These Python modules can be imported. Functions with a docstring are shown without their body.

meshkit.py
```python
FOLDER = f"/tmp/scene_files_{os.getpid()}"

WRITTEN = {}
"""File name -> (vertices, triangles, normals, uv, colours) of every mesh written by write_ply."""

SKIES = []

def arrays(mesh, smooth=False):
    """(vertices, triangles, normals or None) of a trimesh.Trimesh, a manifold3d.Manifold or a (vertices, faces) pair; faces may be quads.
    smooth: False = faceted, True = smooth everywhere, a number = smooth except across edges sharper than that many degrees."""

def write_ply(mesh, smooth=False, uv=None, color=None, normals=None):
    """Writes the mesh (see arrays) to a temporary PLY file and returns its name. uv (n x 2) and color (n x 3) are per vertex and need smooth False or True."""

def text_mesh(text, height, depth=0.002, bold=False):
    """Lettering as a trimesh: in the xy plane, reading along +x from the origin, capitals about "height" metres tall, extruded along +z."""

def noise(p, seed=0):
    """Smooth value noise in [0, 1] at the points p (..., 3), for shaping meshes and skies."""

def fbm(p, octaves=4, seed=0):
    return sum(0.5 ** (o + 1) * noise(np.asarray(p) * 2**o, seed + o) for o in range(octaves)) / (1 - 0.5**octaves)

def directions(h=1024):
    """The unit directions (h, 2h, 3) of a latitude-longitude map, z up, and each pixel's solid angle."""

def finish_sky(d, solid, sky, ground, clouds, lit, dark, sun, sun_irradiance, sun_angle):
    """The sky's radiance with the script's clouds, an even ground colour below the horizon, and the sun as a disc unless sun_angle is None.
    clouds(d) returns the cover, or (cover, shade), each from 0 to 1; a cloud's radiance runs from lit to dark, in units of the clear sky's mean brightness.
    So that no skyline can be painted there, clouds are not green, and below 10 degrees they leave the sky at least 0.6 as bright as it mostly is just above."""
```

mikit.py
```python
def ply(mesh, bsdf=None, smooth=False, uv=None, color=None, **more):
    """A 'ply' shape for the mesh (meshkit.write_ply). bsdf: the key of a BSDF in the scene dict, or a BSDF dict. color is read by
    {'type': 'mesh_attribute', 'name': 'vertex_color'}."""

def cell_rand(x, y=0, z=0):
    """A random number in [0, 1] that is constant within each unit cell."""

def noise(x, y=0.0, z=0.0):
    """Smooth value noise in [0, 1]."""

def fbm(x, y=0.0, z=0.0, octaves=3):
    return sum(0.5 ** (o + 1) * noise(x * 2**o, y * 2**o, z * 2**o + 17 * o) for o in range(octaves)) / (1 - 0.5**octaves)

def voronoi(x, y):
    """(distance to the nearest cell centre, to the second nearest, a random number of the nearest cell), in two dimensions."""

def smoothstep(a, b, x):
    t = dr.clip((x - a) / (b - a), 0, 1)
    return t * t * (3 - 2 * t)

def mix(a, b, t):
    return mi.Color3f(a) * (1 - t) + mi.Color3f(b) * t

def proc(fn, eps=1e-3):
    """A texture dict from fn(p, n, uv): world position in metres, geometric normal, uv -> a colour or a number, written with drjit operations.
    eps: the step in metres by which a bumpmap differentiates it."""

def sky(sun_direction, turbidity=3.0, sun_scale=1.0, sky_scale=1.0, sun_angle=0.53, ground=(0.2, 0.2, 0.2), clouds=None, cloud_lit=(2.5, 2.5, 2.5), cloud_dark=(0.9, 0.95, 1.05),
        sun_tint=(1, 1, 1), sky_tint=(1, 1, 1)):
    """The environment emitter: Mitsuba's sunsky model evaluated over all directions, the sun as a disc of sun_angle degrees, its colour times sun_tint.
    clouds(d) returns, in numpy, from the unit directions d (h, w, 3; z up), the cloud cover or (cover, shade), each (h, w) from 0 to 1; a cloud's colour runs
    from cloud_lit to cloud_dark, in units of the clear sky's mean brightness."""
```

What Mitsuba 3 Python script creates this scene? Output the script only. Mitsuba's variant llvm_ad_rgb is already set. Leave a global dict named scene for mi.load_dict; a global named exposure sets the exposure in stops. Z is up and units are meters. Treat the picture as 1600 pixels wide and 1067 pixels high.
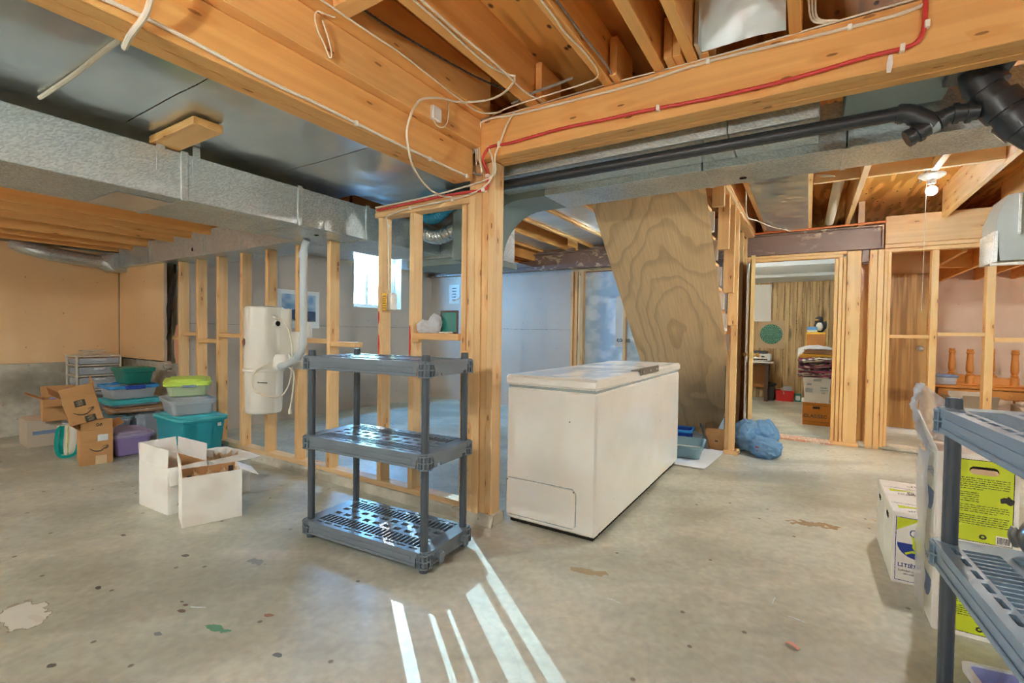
import math, random
import numpy as np, trimesh, drjit as dr, mitsuba as mi
import mikit, meshkit
from mikit import proc, noise, fbm, voronoi, smoothstep, mix, cell_rand
from scipy.spatial import ConvexHull
from scipy.spatial.transform import Rotation

T = mi.ScalarTransform4f
scene, labels = {'type': 'scene'}, {}
random.seed(7)
rng = np.random.default_rng(7)

# ---------------------------------------------------------------- camera, sky, sun, exposure
FOC, YAW, PITCH, ROLL, EYE = 738.46, 0.56001844, -0.0217045, 0.0144095, np.array([0, 0, 1.2])
fw = np.array([-math.sin(YAW) * math.cos(PITCH), math.cos(YAW) * math.cos(PITCH), math.sin(PITCH)])
rt = np.array([math.cos(YAW), math.sin(YAW), 0.0])
up0 = np.cross(rt, fw)
up = -rt * math.sin(ROLL) + up0 * math.cos(ROLL)
scene['camera'] = {'type': 'perspective', 'fov': 2 * math.degrees(math.atan(800 / FOC)), 'fov_axis': 'x', 'near_clip': 0.05, 'far_clip': 200.0,
                   'to_world': T().look_at(origin=EYE.tolist(), target=(EYE + fw).tolist(), up=up.tolist())}
SUN_DIR = [-1.0, 0.77, 0.385]
scene['sky'] = mikit.sky(SUN_DIR, turbidity=3.0, sun_scale=0.0, sky_scale=40.0, sky_tint=(0.5, 0.85, 1.2), ground=(0.5, 0.5, 0.5))
sd = np.array(SUN_DIR) / np.linalg.norm(SUN_DIR)
scene['sun'] = {'type': 'directional', 'direction': (-sd).tolist(), 'irradiance': {'type': 'rgb', 'value': [4.5, 8.0, 10.0]}}
PANE_GLOW = [26.0, 105.0, 235.0]      # radiance of the glowing panes added in the upper basement window
exposure = -0.15
BULB = np.array([0.93, 1.03, 1.04])
LAMPS = {'right': 4600.0, 'near': 3600.0, 'near_right_fill': 1900.0, 'left': 2600.0, 'back': 650.0, 'study': 2200.0, 'far': 1500.0}  # bulbs other than right and near are added fill, none of them seen

# ---------------------------------------------------------------- materials
def lin(c):
    c = np.array(c, float) / 255.0
    return [float(v) for v in np.where(c < 0.04045, c / 12.92, ((c + 0.055) / 1.055) ** 2.4)]

def two(d):
    return {'type': 'twosided', 'bsdf': d}

def plain(name, rgb, rough=0.5, spec=0.5, metallic=0.0, **kw):
    scene[name] = two({'type': 'principled', 'base_color': {'type': 'rgb', 'value': lin(rgb)}, 'roughness': rough, 'specular': spec, 'metallic': metallic, **kw})
    return name

def textured(name, fn, rough=0.6, spec=0.4, metallic=0.0, **kw):
    scene[name] = two({'type': 'principled', 'base_color': proc(fn), 'roughness': rough, 'specular': spec, 'metallic': metallic, **kw})
    return name

def film(name, rgb, st=0.6, dt=0.6, rough=0.15):
    scene[name] = {'type': 'principledthin', 'base_color': {'type': 'rgb', 'value': lin(rgb)}, 'roughness': rough, 'spec_trans': st, 'diff_trans': dt, 'eta': 1.45}
    return name

W_LIGHT, W_DARK, W_KNOT = lin((228, 168, 92)), lin((204, 132, 58)), lin((128, 74, 34))
W_PALE, W_PALE2 = lin((232, 198, 150)), lin((210, 164, 110))

def wood_fn(ax):
    i, j = [(1, 2), (0, 2), (0, 1)][ax]
    def fn(p, n, uv):
        a, b, c = p[ax], p[i], p[j]
        s = uv.x * 31.7
        w = noise(a * 1.1 + s, b * 3, c * 3) * 0.06
        g = fbm(a * 0.7 + s, (b + w) * 34 + s, (c + w) * 34, 3)
        f = noise(a * 4 + s, b * 190, c * 190)
        t = smoothstep(0.3, 0.72, g) * 0.34 + f * 0.14
        col = mix(mix(W_PALE, W_LIGHT, uv.y), mix(W_PALE2, W_DARK, uv.y), t)
        big = fbm(a * 2.2 + s, b * 5, c * 5, 2)
        col = col * (0.88 + 0.24 * big)
        d, _, r = voronoi(a * 3.4 + s, (b + c) * 13 + s * 3)
        k = dr.select(r > 0.7, smoothstep(0.05 + 0.1 * (r - 0.5), 0.05, d), 0.0)
        ring = dr.select(r > 0.7, smoothstep(0.36, 0.2, d) * 0.35, 0.0)
        return mix(mix(col, W_DARK, ring), W_KNOT, k * 0.85)
    return fn

WOOD = [textured('wood_along_' + 'xyz'[k], wood_fn(k), 0.55, 0.35) for k in range(3)]

def deck_fn(p, n, uv):
    w = fbm(p.x * 2.5, p.y * 1.2, 3.0, 3) * 0.5
    g = noise((p.x + w * 0.25) * 26, p.y * 3.0, 1.0)
    d, _, r = voronoi(p.x * 9, p.y * 5)
    k = dr.select(r > 0.6, smoothstep(0.12, 0.05, d), 0.0)
    return mix(mix(lin((210, 148, 76)), lin((172, 108, 46)), smoothstep(0.35, 0.7, g)), lin((84, 44, 18)), k)
textured('deck_plywood', deck_fn, 0.7)

def soffit_fn(p, n, uv):
    t = p.y * 0.72 - p.z * 0.69          # down the slope
    w = fbm(p.x * 3.0 + 5, t * 1.6, 2.0, 3)
    ring = noise(p.x * 2.0 + 3.3, t * 0.5 + 7.7, 0.5) * 15 + w * 2.6
    fr = ring - dr.floor(ring)
    line = smoothstep(0.55, 0.9, fr) * smoothstep(1.0, 0.94, fr)
    fine = noise(p.x * 160, t * 7, 0.0)
    col = mix(lin((224, 186, 136)), lin((186, 144, 96)), line * 0.5)
    return col * (0.9 + 0.18 * fine)
textured('soffit_plywood', soffit_fn, 0.5, 0.5)

FLOOR_SPOTS = [(-1.966, 0.96, 0.055, 0.016, (58, 128, 92)), (-2.286, 0.97, 0.02, 0.01, (70, 52, 44)), (-2.212, 0.934, 0.018, 0.01, (84, 58, 50)), (-2.25, 0.966, 0.014, 0.008, (90, 50, 46)),
               (-2.127, 0.814, 0.03, 0.012, (104, 110, 112)), (-2.23, 0.535, 0.02, 0.012, (52, 48, 44)), (-2.727, 0.813, 0.016, 0.01, (56, 52, 46)), (-2.738, 1.177, 0.02, 0.012, (66, 60, 54)),
               (-2.369, 1.341, 0.06, 0.03, (124, 128, 128)), (-1.88, 1.12, 0.03, 0.012, (142, 92, 80)), (-2.65, 0.59, 0.05, 0.015, (120, 100, 70)), (-3.9, 1.5, 0.12, 0.03, (126, 118, 100)),
               (-1.62, 1.0, 0.018, 0.01, (88, 88, 92)), (-3.3, 1.1, 0.02, 0.01, (76, 70, 62)), (0.05, 3.55, 0.14, 0.05, (150, 120, 70)), (-0.9, 2.2, 0.1, 0.03, (150, 126, 84)), (0.5, 3.7, 0.1, 0.16, (188, 142, 74))]

def floor_fn(p, n, uv):
    m = fbm(p.x * 0.9, p.y * 0.9, 1.0, 4)
    tr = fbm(p.x * 1.6 + p.y * 0.6 + 9, p.y * 3.6 - p.x * 2, 2.0, 4)
    fine = fbm(p.x * 40, p.y * 40, 3.0, 2)
    col = mix(lin((192, 192, 176)), lin((160, 160, 142)), smoothstep(0.3, 0.7, m))
    col = mix(col, lin((212, 204, 188)), smoothstep(0.55, 0.8, tr) * 0.35)
    col = mix(col, lin((140, 134, 114)), smoothstep(0.5, 0.2, tr) * 0.35)
    col = col * (0.88 + 0.22 * fine)
    d1, d2, _ = voronoi(p.x * 0.42 + 0.3 * noise(p.x * 3, p.y * 3, 4.0) + 2.2, p.y * 0.42 + 0.3 * noise(p.x * 3, p.y * 3, 9.0) + 0.4)
    crack = smoothstep(0.008, 0.001, d2 - d1) * smoothstep(0.45, 0.65, noise(p.x * 1.3, p.y * 1.3, 7.0))
    col = mix(col, lin((92, 84, 70)), crack * 0.06)
    d, _, r = voronoi(p.x * 5, p.y * 5)
    speck = dr.select(r > 0.8, smoothstep(0.07 * r, 0.03, d), 0.0)
    col = mix(col, lin((104, 94, 80)), speck * 0.8)
    wob = (fbm(p.x * 34, p.y * 34, 5.0, 3) - 0.5) * 1.6
    for x, y, rx, ry, c in FLOOR_SPOTS:
        q = dr.sqrt(dr.square((p.x - x + (p.y - y) * 0.4) / rx) + dr.square((p.y - y - (p.x - x) * 0.25) / ry)) + wob
        col = mix(col, lin(c), smoothstep(1.05, 0.8, q) * 0.85)
    q = dr.sqrt(dr.square((p.x + 2.72) / 0.13) + dr.square((p.y - 0.57) / 0.07)) + wob * 0.5
    col = mix(col, lin((206, 202, 190)), smoothstep(1.02, 0.96, q) * 0.75)
    return mix(col, lin((120, 100, 70)), smoothstep(0.96, 1.0, q) * smoothstep(1.1, 1.03, q) * 0.6)
textured('concrete_floor', floor_fn, 0.42, 0.45)

def cwall_fn(p, n, uv):
    m = fbm((p.x + p.y) * 3, p.z * 4, p.x, 4)
    f = fbm((p.x + p.y) * 22, p.z * 22, 2.0, 3)
    col = mix(lin((204, 198, 180)), lin((142, 138, 122)), smoothstep(0.3, 0.72, m))
    pit, _, r = voronoi((p.x + p.y) * 14, p.z * 14)
    col = mix(col, lin((96, 92, 80)), dr.select(r > 0.93, smoothstep(0.12, 0.06, pit), 0.0) * 0.6)
    return col * (0.8 + 0.36 * f)
textured('concrete_wall', cwall_fn, 0.85, 0.3)

def dry_fn(base, dark):
    def fn(p, n, uv):
        h = p.x + p.y
        m = fbm(h * 1.3, p.z * 1.3, 1.0, 3)
        col = mix(lin(base), lin(dark), smoothstep(0.35, 0.75, m) * 0.5)
        cx, cz = h / 0.305, p.z / 0.38
        d = dr.sqrt(dr.square((cx - dr.floor(cx) - 0.5) * 0.305) + dr.square((cz - dr.floor(cz) - 0.5) * 0.38))
        nail = smoothstep(0.009, 0.004, d) * cell_rand(cx, cz, 3)
        seam = smoothstep(0.004, 0.001, dr.abs(p.z - 1.235)) * uv.y
        return mix(mix(col, lin((92, 66, 46)), nail * 0.8), lin((104, 100, 96)), seam * 0.8)
    return fn
textured('drywall_tan', dry_fn((226, 190, 144), (208, 166, 116)), 0.85, 0.2)
textured('drywall_grey', dry_fn((200, 182, 164), (182, 164, 146)), 0.85, 0.2)
textured('drywall_pink', dry_fn((226, 200, 178), (210, 182, 158)), 0.85, 0.2)

def galv_fn(p, n, uv):
    a, b = p.x + p.z, p.y - p.z
    d, _, r = voronoi(a * 130, b * 130)
    m = fbm(a * 3, b * 3, 1.0, 3)
    return mix(lin((222, 230, 230)), lin((166, 178, 180)), r * 0.7 + smoothstep(0.4, 0.7, m) * 0.3)
textured('galvanized', galv_fn, 0.36, 0.5, 0.72)

def sheet_fn(p, n, uv):
    m = fbm(p.x * 2 + 4, p.y * 5, 1.0, 3)
    return mix(lin((224, 228, 228)), lin((180, 190, 192)), m)
textured('foil_metal', sheet_fn, 0.13, 0.5, 0.92)
textured('sheet_metal', sheet_fn, 0.22, 0.5, 0.8)

def steel_fn(p, n, uv):
    m = fbm(p.x * 3, p.z * 9, p.y, 4)
    chip = smoothstep(0.59, 0.65, fbm(p.x * 16 + 3, p.z * 30, 5.0, 4)) * smoothstep(0.4, 0.55, fbm(p.x * 3, p.z * 4, 8.0, 2))
    return mix(mix(lin((132, 102, 86)), lin((108, 88, 80)), m), lin((196, 176, 144)), chip * 0.7)
textured('painted_steel', steel_fn, 0.5, 0.5)

def panel_fn(p, n, uv):
    s = uv.x * 23
    g = fbm(p.x * 30 + s, p.z * 1.6 + s, 1.0, 3)
    d, _, r = voronoi(p.x * 5 + s, p.z * 1.6 + s)
    k = dr.select(r > 0.7, smoothstep(0.3, 0.05, d), 0.0)
    return mix(mix(lin((216, 186, 134)), lin((150, 104, 54)), smoothstep(0.3, 0.7, g) * (0.35 + 0.65 * uv.y)), lin((98, 60, 28)), k * 0.7)
textured('panelling', panel_fn, 0.5)

def door_fn(p, n, uv):
    g = fbm(p.x * 40, p.z * 1.5, 1.0, 3)
    return mix(lin((190, 146, 84)), lin((156, 108, 54)), smoothstep(0.3, 0.7, g))
textured('veneer', door_fn, 0.4)

def card_fn(p, n, uv):
    g = noise(p.x * 60, p.y * 60, p.z * 60)
    m = fbm(p.x * 5, p.y * 5, p.z * 5, 2)
    return mix(lin((196, 150, 102)), lin((174, 126, 80)), m) * (0.94 + 0.1 * g)
textured('cardboard', card_fn, 0.75, 0.2)

def white_fn(p, n, uv):
    m = fbm(p.x * 6, p.y * 6, p.z * 6, 3)
    return mix(lin((238, 236, 230)), lin((228, 224, 216)), smoothstep(0.5, 0.75, m))
textured('white_card', white_fn, 0.6, 0.3)

def enamel_fn(p, n, uv):
    m = fbm(p.x * 4, p.y * 4, p.z * 4, 3)
    d, _, r = voronoi((p.x + p.y) * 9, (p.z + p.y) * 9)
    chip = dr.select(r > 0.93, smoothstep(0.06, 0.03, d), 0.0)
    col = mix(lin((236, 234, 228)), lin((224, 220, 208)), m)
    frost = smoothstep(0.9, 1.0, n.z) * smoothstep(0.32, 0.62, fbm(p.x * 7, p.y * 4, 3.0, 4))
    return mix(mix(col, lin((120, 110, 90)), chip), lin((176, 188, 196)), frost * 0.85)
scene['enamel'] = two({'type': 'principled', 'base_color': proc(enamel_fn), 'roughness': 0.22, 'specular': 0.5, 'clearcoat': 1.0, 'clearcoat_gloss': 0.97})

def brick_fn(p, n, uv):
    a, b = p.x * 9 + p.y * 1.2, p.y * 13
    row = dr.floor(b)
    a2 = a + 0.5 * (row - 2 * dr.floor(row / 2))
    fa, fb = a2 - dr.floor(a2), b - row
    joint = dr.maximum(smoothstep(0.1, 0.04, fa), smoothstep(0.16, 0.08, fb))
    c = cell_rand(dr.floor(a2), row, 1)
    return mix(mix(lin((206, 148, 120)), lin((186, 168, 148)), c), lin((222, 202, 180)), joint)
textured('brick_print', brick_fn, 0.7)

def blanket_fn(p, n, uv):
    a = p.x * 28 + p.z * 6
    s = noise(a, p.z * 70, p.y * 8)
    t = noise(p.x * 9, p.z * 60, 3.0)
    return mix(mix(lin((60, 46, 52)), lin((190, 176, 158)), smoothstep(0.45, 0.6, s)), lin((120, 56, 74)), smoothstep(0.55, 0.7, t))
textured('woven_blanket', blanket_fn, 0.9)

def mandala_fn(p, n, uv):
    x, z = p.x + 0.602, p.z - 1.215
    r = dr.sqrt(x * x + z * z) / 0.185
    a = dr.atan2(z, x)
    k = dr.sin(a * 20) * dr.sin(r * 26)
    v = smoothstep(-0.2, 0.5, k + noise(x * 90, z * 90, 1.0) - 0.5)
    return mix(lin((24, 84, 66)), lin((150, 204, 172)), v * 0.8)
textured('green_mandala', mandala_fn, 0.6)

def picture_fn(p, n, uv):
    t = (p.z - 1.17) / 0.34
    hill = 0.62 + 0.12 * noise(p.y * 9, 1.0)
    sky = mix(lin((120, 160, 196)), lin((196, 208, 216)), noise(p.y * 12, p.z * 20))
    mount = mix(lin((46, 62, 96)), lin((70, 86, 110)), noise(p.y * 25, p.z * 25))
    fore = mix(lin((66, 70, 60)), lin((170, 172, 150)), smoothstep(0.5, 0.66, fbm(p.y * 30, p.z * 30, 2.0, 3)))
    return dr.select(t > hill + 0.1, sky, dr.select(t > hill - 0.25, mount, fore))
textured('landscape_print', picture_fn, 0.5)

def sheetplastic_fn(p, n, uv):
    f = fbm(p.x * 6, p.z * 9, p.y * 6, 4)
    return mix(lin((172, 198, 214)), lin((214, 226, 234)), smoothstep(0.3, 0.7, f))
textured('vapour_barrier', sheetplastic_fn, 0.22, 0.7)

plain('shelf_grey', (92, 102, 110), 0.3, 0.5)
plain('shelf_grey_blue_lit', (104, 124, 138), 0.35, 0.5)  # rack grey with the blue light that falls on it put into the colour
plain('shelf_pole', (52, 60, 68), 0.32, 0.5)
plain('abs_black', (30, 34, 38), 0.3, 0.5)
plain('white_plastic', (232, 230, 222), 0.4)
plain('vac_white', (226, 222, 210), 0.32, 0.5, clearcoat=0.4)
plain('pipe_grey', (190, 198, 200), 0.35)
plain('cable_white', (226, 216, 196), 0.45)
plain('cable_grey', (120, 116, 110), 0.5)
plain('cable_black', (34, 32, 30), 0.45)
plain('pipe_red', (196, 58, 56), 0.35)
plain('staple_white', (240, 236, 226), 0.5)
plain('teal_plastic', (20, 132, 146), 0.38)
plain('teal_rim', (70, 178, 186), 0.38)
plain('dark_green_plastic', (22, 104, 92), 0.4)
plain('lime_plastic', (196, 226, 92), 0.4)
plain('blue_plastic', (48, 138, 206), 0.4)
plain('royal_plastic', (24, 62, 150), 0.4)
plain('lavender_plastic', (170, 148, 206), 0.42)
plain('lavender_lid', (198, 184, 220), 0.42)
plain('grey_blue_plastic', (120, 152, 160), 0.4)
plain('beige_plastic', (196, 190, 174), 0.45)
plain('dark_ink', (40, 36, 34), 0.6)
plain('brown_ink', (92, 58, 32), 0.6)
plain('navy_ink', (26, 48, 128), 0.5)
plain('lime_print', (196, 208, 42), 0.5)
plain('pale_print', (226, 226, 214), 0.6)
plain('dark_hole', (30, 26, 22), 0.9, 0.1)
plain('tape_grey', (150, 160, 160), 0.4)
plain('tan_label', (206, 176, 140), 0.6)
plain('fabric_white', (226, 222, 208), 0.9, 0.1)
plain('fabric_teal', (22, 140, 132), 0.85, 0.1)
plain('fabric_lime', (180, 190, 90), 0.85, 0.1)
plain('lining_dark', (58, 50, 44), 0.8, 0.1)
plain('bubble_blue', (140, 150, 196), 0.3)
plain('papers', (214, 208, 196), 0.8)
plain('papers_blue', (110, 130, 160), 0.7)
plain('brown_board', (150, 110, 76), 0.7)
plain('grey_board', (186, 172, 152), 0.75)
plain('insulation', (206, 150, 120), 0.95, 0.1)
plain('torn_paper', (38, 32, 28), 0.8, 0.1)
plain('rubble', (170, 160, 144), 0.95, 0.1)
plain('brass', (196, 164, 96), 0.3, 0.5, 0.9)
plain('nickel', (190, 190, 186), 0.25, 0.5, 0.9)
plain('door_paint', (222, 184, 118), 0.45)
plain('dark_wood', (62, 38, 26), 0.45)
plain('oak_stain', (186, 116, 46), 0.4, 0.5, clearcoat=0.3)
plain('toolbox_red', (196, 34, 32), 0.35)
plain('black_plastic', (36, 36, 38), 0.4)
plain('printer_white', (226, 226, 222), 0.4)
plain('ceiling_white', (206, 214, 216), 0.8, 0.2)
plain('classic_brown', (178, 112, 44), 0.7, 0.2)
plain('crate_white', (222, 222, 214), 0.6)
plain('yellow_folder', (226, 172, 50), 0.6)
plain('blue_box', (86, 150, 204), 0.5)
plain('penguin_black', (30, 28, 30), 0.8)
plain('penguin_white', (236, 230, 212), 0.8)
plain('pad_white', (220, 226, 228), 0.9, 0.1)
plain('flex_blue', (40, 128, 160), 0.4, 0.5, 0.3)
plain('grey_paint_metal', (128, 142, 138), 0.5, 0.5, 0.3)
plain('white_paint', (228, 226, 220), 0.5)
plain('porcelain', (236, 234, 228), 0.3)
plain('green_scrap', (136, 200, 70), 0.5)
plain('pink_scrap', (216, 150, 130), 0.7)
plain('bundle_orange', (222, 116, 66), 0.5)
plain('red_paint', (200, 62, 50), 0.6)
plain('outer_grey', (140, 138, 130), 0.9, 0.1)
plain('gunmetal', (120, 118, 112), 0.25, 0.5, 0.7)
film('clear_plastic', (232, 240, 246), 0.45, 0.5, 0.1)
film('lime_clear', (222, 240, 200), 0.25, 0.5, 0.2)
film('wrap_film', (246, 247, 248), 0.72, 0.5, 0.06)
film('bag_blue', (150, 200, 238), 0.25, 0.5, 0.1)
film('bag_white', (236, 236, 236), 0.2, 0.5, 0.2)
film('blind_white', (224, 236, 246), 0.1, 1.3, 0.4)
scene['window_glass'] = {'type': 'thindielectric'}

# ---------------------------------------------------------------- geometry helpers
def box(x0, x1, y0, y1, z0, z1, c=0.003):
    x0, x1, y0, y1, z0, z1 = min(x0, x1), max(x0, x1), min(y0, y1), max(y0, y1), min(z0, z1), max(z0, z1)
    c = min(c, (x1 - x0) * 0.4, (y1 - y0) * 0.4, (z1 - z0) * 0.4)
    if c <= 0:
        return trimesh.creation.box(bounds=[[x0, y0, z0], [x1, y1, z1]])
    pts = []
    for X, sx in ((x0, 1), (x1, -1)):
        for Y, sy in ((y0, 1), (y1, -1)):
            for Z, sz in ((z0, 1), (z1, -1)):
                pts += [(X, Y + sy * c, Z + sz * c), (X + sx * c, Y, Z + sz * c), (X + sx * c, Y + sy * c, Z)]
    return hull(pts)

def hull(pts):
    pts = np.array(pts, float)
    h = ConvexHull(pts)
    m = trimesh.Trimesh(pts, h.simplices, process=False)
    f = m.faces.copy()
    a, b, cc = pts[f[:, 0]], pts[f[:, 1]], pts[f[:, 2]]
    flip = np.einsum('ij,ij->i', np.cross(b - a, cc - a), h.equations[:, :3]) < 0
    f[flip] = f[flip][:, ::-1]
    return trimesh.Trimesh(pts, f, process=False)

def cat(*ms):
    ms = [m for q in ms for m in (q if isinstance(q, (list, tuple)) else [q])]
    return trimesh.util.concatenate(ms)

def tf(m, loc=(0, 0, 0), rz=0, rx=0, ry=0, s=1.0):
    m = m.copy()
    M = np.eye(4)
    M[:3, :3] = Rotation.from_euler('xyz', [rx, ry, rz], degrees=True).as_matrix() * s
    M[:3, 3] = loc
    m.apply_transform(M)
    return m

def smooth_path(pts, n=6):
    P = np.array(pts, float)
    if len(P) < 3:
        return P
    Q = np.vstack([2 * P[0] - P[1], P, 2 * P[-1] - P[-2]])
    out = []
    for i in range(1, len(Q) - 2):
        for t in np.linspace(0, 1, n, endpoint=False):
            a, b, c, d = Q[i - 1:i + 3]
            out.append(0.5 * (2 * b + (c - a) * t + (2 * a - 5 * b + 4 * c - d) * t * t + (3 * b - a - 3 * c + d) * t ** 3))
    out.append(P[-1])
    return np.array(out)

def tube(pts, r, n=8, smooth=6):
    P = smooth_path(pts, smooth) if smooth else np.array(pts, float)
    R = np.broadcast_to(r, len(P)) if np.ndim(r) == 0 else np.interp(np.linspace(0, 1, len(P)), np.linspace(0, 1, len(r)), r)
    tan = np.gradient(P, axis=0)
    tan /= np.linalg.norm(tan, axis=1, keepdims=True) + 1e-12
    ref = np.array([0, 0, 1.0]) if abs(tan[0][2]) < 0.9 else np.array([1.0, 0, 0])
    u = np.cross(tan[0], ref); u /= np.linalg.norm(u)
    V = []
    ang = np.arange(n) / n * 2 * math.pi
    for i in range(len(P)):
        u = u - tan[i] * (u @ tan[i]); u /= np.linalg.norm(u) + 1e-12
        w = np.cross(tan[i], u)
        V.append(P[i] + R[i] * (np.cos(ang)[:, None] * u + np.sin(ang)[:, None] * w))
    V = np.vstack(V + [P[:1], P[-1:]])
    F = []
    k = len(P)
    for i in range(k - 1):
        for j in range(n):
            a, b = i * n + j, i * n + (j + 1) % n
            F += [(a, b, b + n), (a, b + n, a + n)]
    for j in range(n):
        F += [(k * n, (j + 1) % n, j), (k * n + 1, (k - 1) * n + j, (k - 1) * n + (j + 1) % n)]
    return trimesh.Trimesh(V, np.array(F), process=False)

def cyl(p0, p1, r, n=20):
    return tube([p0, p1], r, n, 0)

def lathe(prof, n=24):
    """profile [(r, z)...] revolved about z; ends on the axis close it."""
    V, F = [], []
    ang = np.arange(n) / n * 2 * math.pi
    for r, z in prof:
        V += [(r * math.cos(a), r * math.sin(a), z) for a in ang]
    for i in range(len(prof) - 1):
        for j in range(n):
            a, b = i * n + j, i * n + (j + 1) % n
            F += [(a, b, b + n), (a, b + n, a + n)]
    return trimesh.Trimesh(np.array(V), np.array(F), process=False)

def rrect(w, d, r, n=4):
    r = min(r, w * 0.49, d * 0.49)
    out = []
    for cx, cy, a0 in ((w / 2 - r, d / 2 - r, 0), (-w / 2 + r, d / 2 - r, 90), (-w / 2 + r, -d / 2 + r, 180), (w / 2 - r, -d / 2 + r, 270)):
        for k in range(n + 1):
            a = math.radians(a0 + 90 * k / n)
            out.append((cx + r * math.cos(a), cy + r * math.sin(a)))
    return np.array(out)

def loft(levels, n=4, cap0=True, cap1=True):
    """levels [(w, d, r, z)...]: rounded rectangles joined upwards (or down again for a hollow)."""
    V, F = [], []
    rings = [np.column_stack([rrect(w, d, r, n), np.full(4 * (n + 1), z)]) for w, d, r, z in levels]
    k = len(rings[0])
    V = np.vstack(rings + [rings[0].mean(0)[None], rings[-1].mean(0)[None]])
    for i in range(len(rings) - 1):
        for j in range(k):
            a, b = i * k + j, i * k + (j + 1) % k
            F += [(a, b, b + k), (a, b + k, a + k)]
    m = len(rings) * k
    for j in range(k):
        if cap0:
            F.append((m, (j + 1) % k, j))
        if cap1:
            F.append((m + 1, (len(rings) - 1) * k + j, (len(rings) - 1) * k + (j + 1) % k))
    return trimesh.Trimesh(V, np.array(F), process=False)

def wavy(nu, nv, fn):
    u, v = np.meshgrid(np.linspace(0, 1, nu), np.linspace(0, 1, nv), indexing='ij')
    V = np.array([fn(a, b) for a, b in zip(u.ravel(), v.ravel())])
    F = []
    for i in range(nu - 1):
        for j in range(nv - 1):
            a = i * nv + j
            F += [(a, a + nv, a + nv + 1), (a, a + nv + 1, a + 1)]
    return trimesh.Trimesh(V, np.array(F), process=False)

def thick(m, t):
    """gives an open sheet a thickness t"""
    n = m.vertex_normals
    V = np.vstack([m.vertices + n * t / 2, m.vertices - n * t / 2])
    k = len(m.vertices)
    F = [m.faces, m.faces[:, ::-1] + k]
    e = m.edges_sorted
    uniq, cnt = np.unique(e, axis=0, return_counts=True)
    border = {tuple(x) for x in uniq[cnt == 1]}
    side = [(a, b) for a, b in m.edges if tuple(sorted((a, b))) in border]
    F.append(np.array([(b, a, a + k) for a, b in side] + [(b, a + k, b + k) for a, b in side]))
    return trimesh.Trimesh(V, np.vstack(F), process=False)

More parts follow.
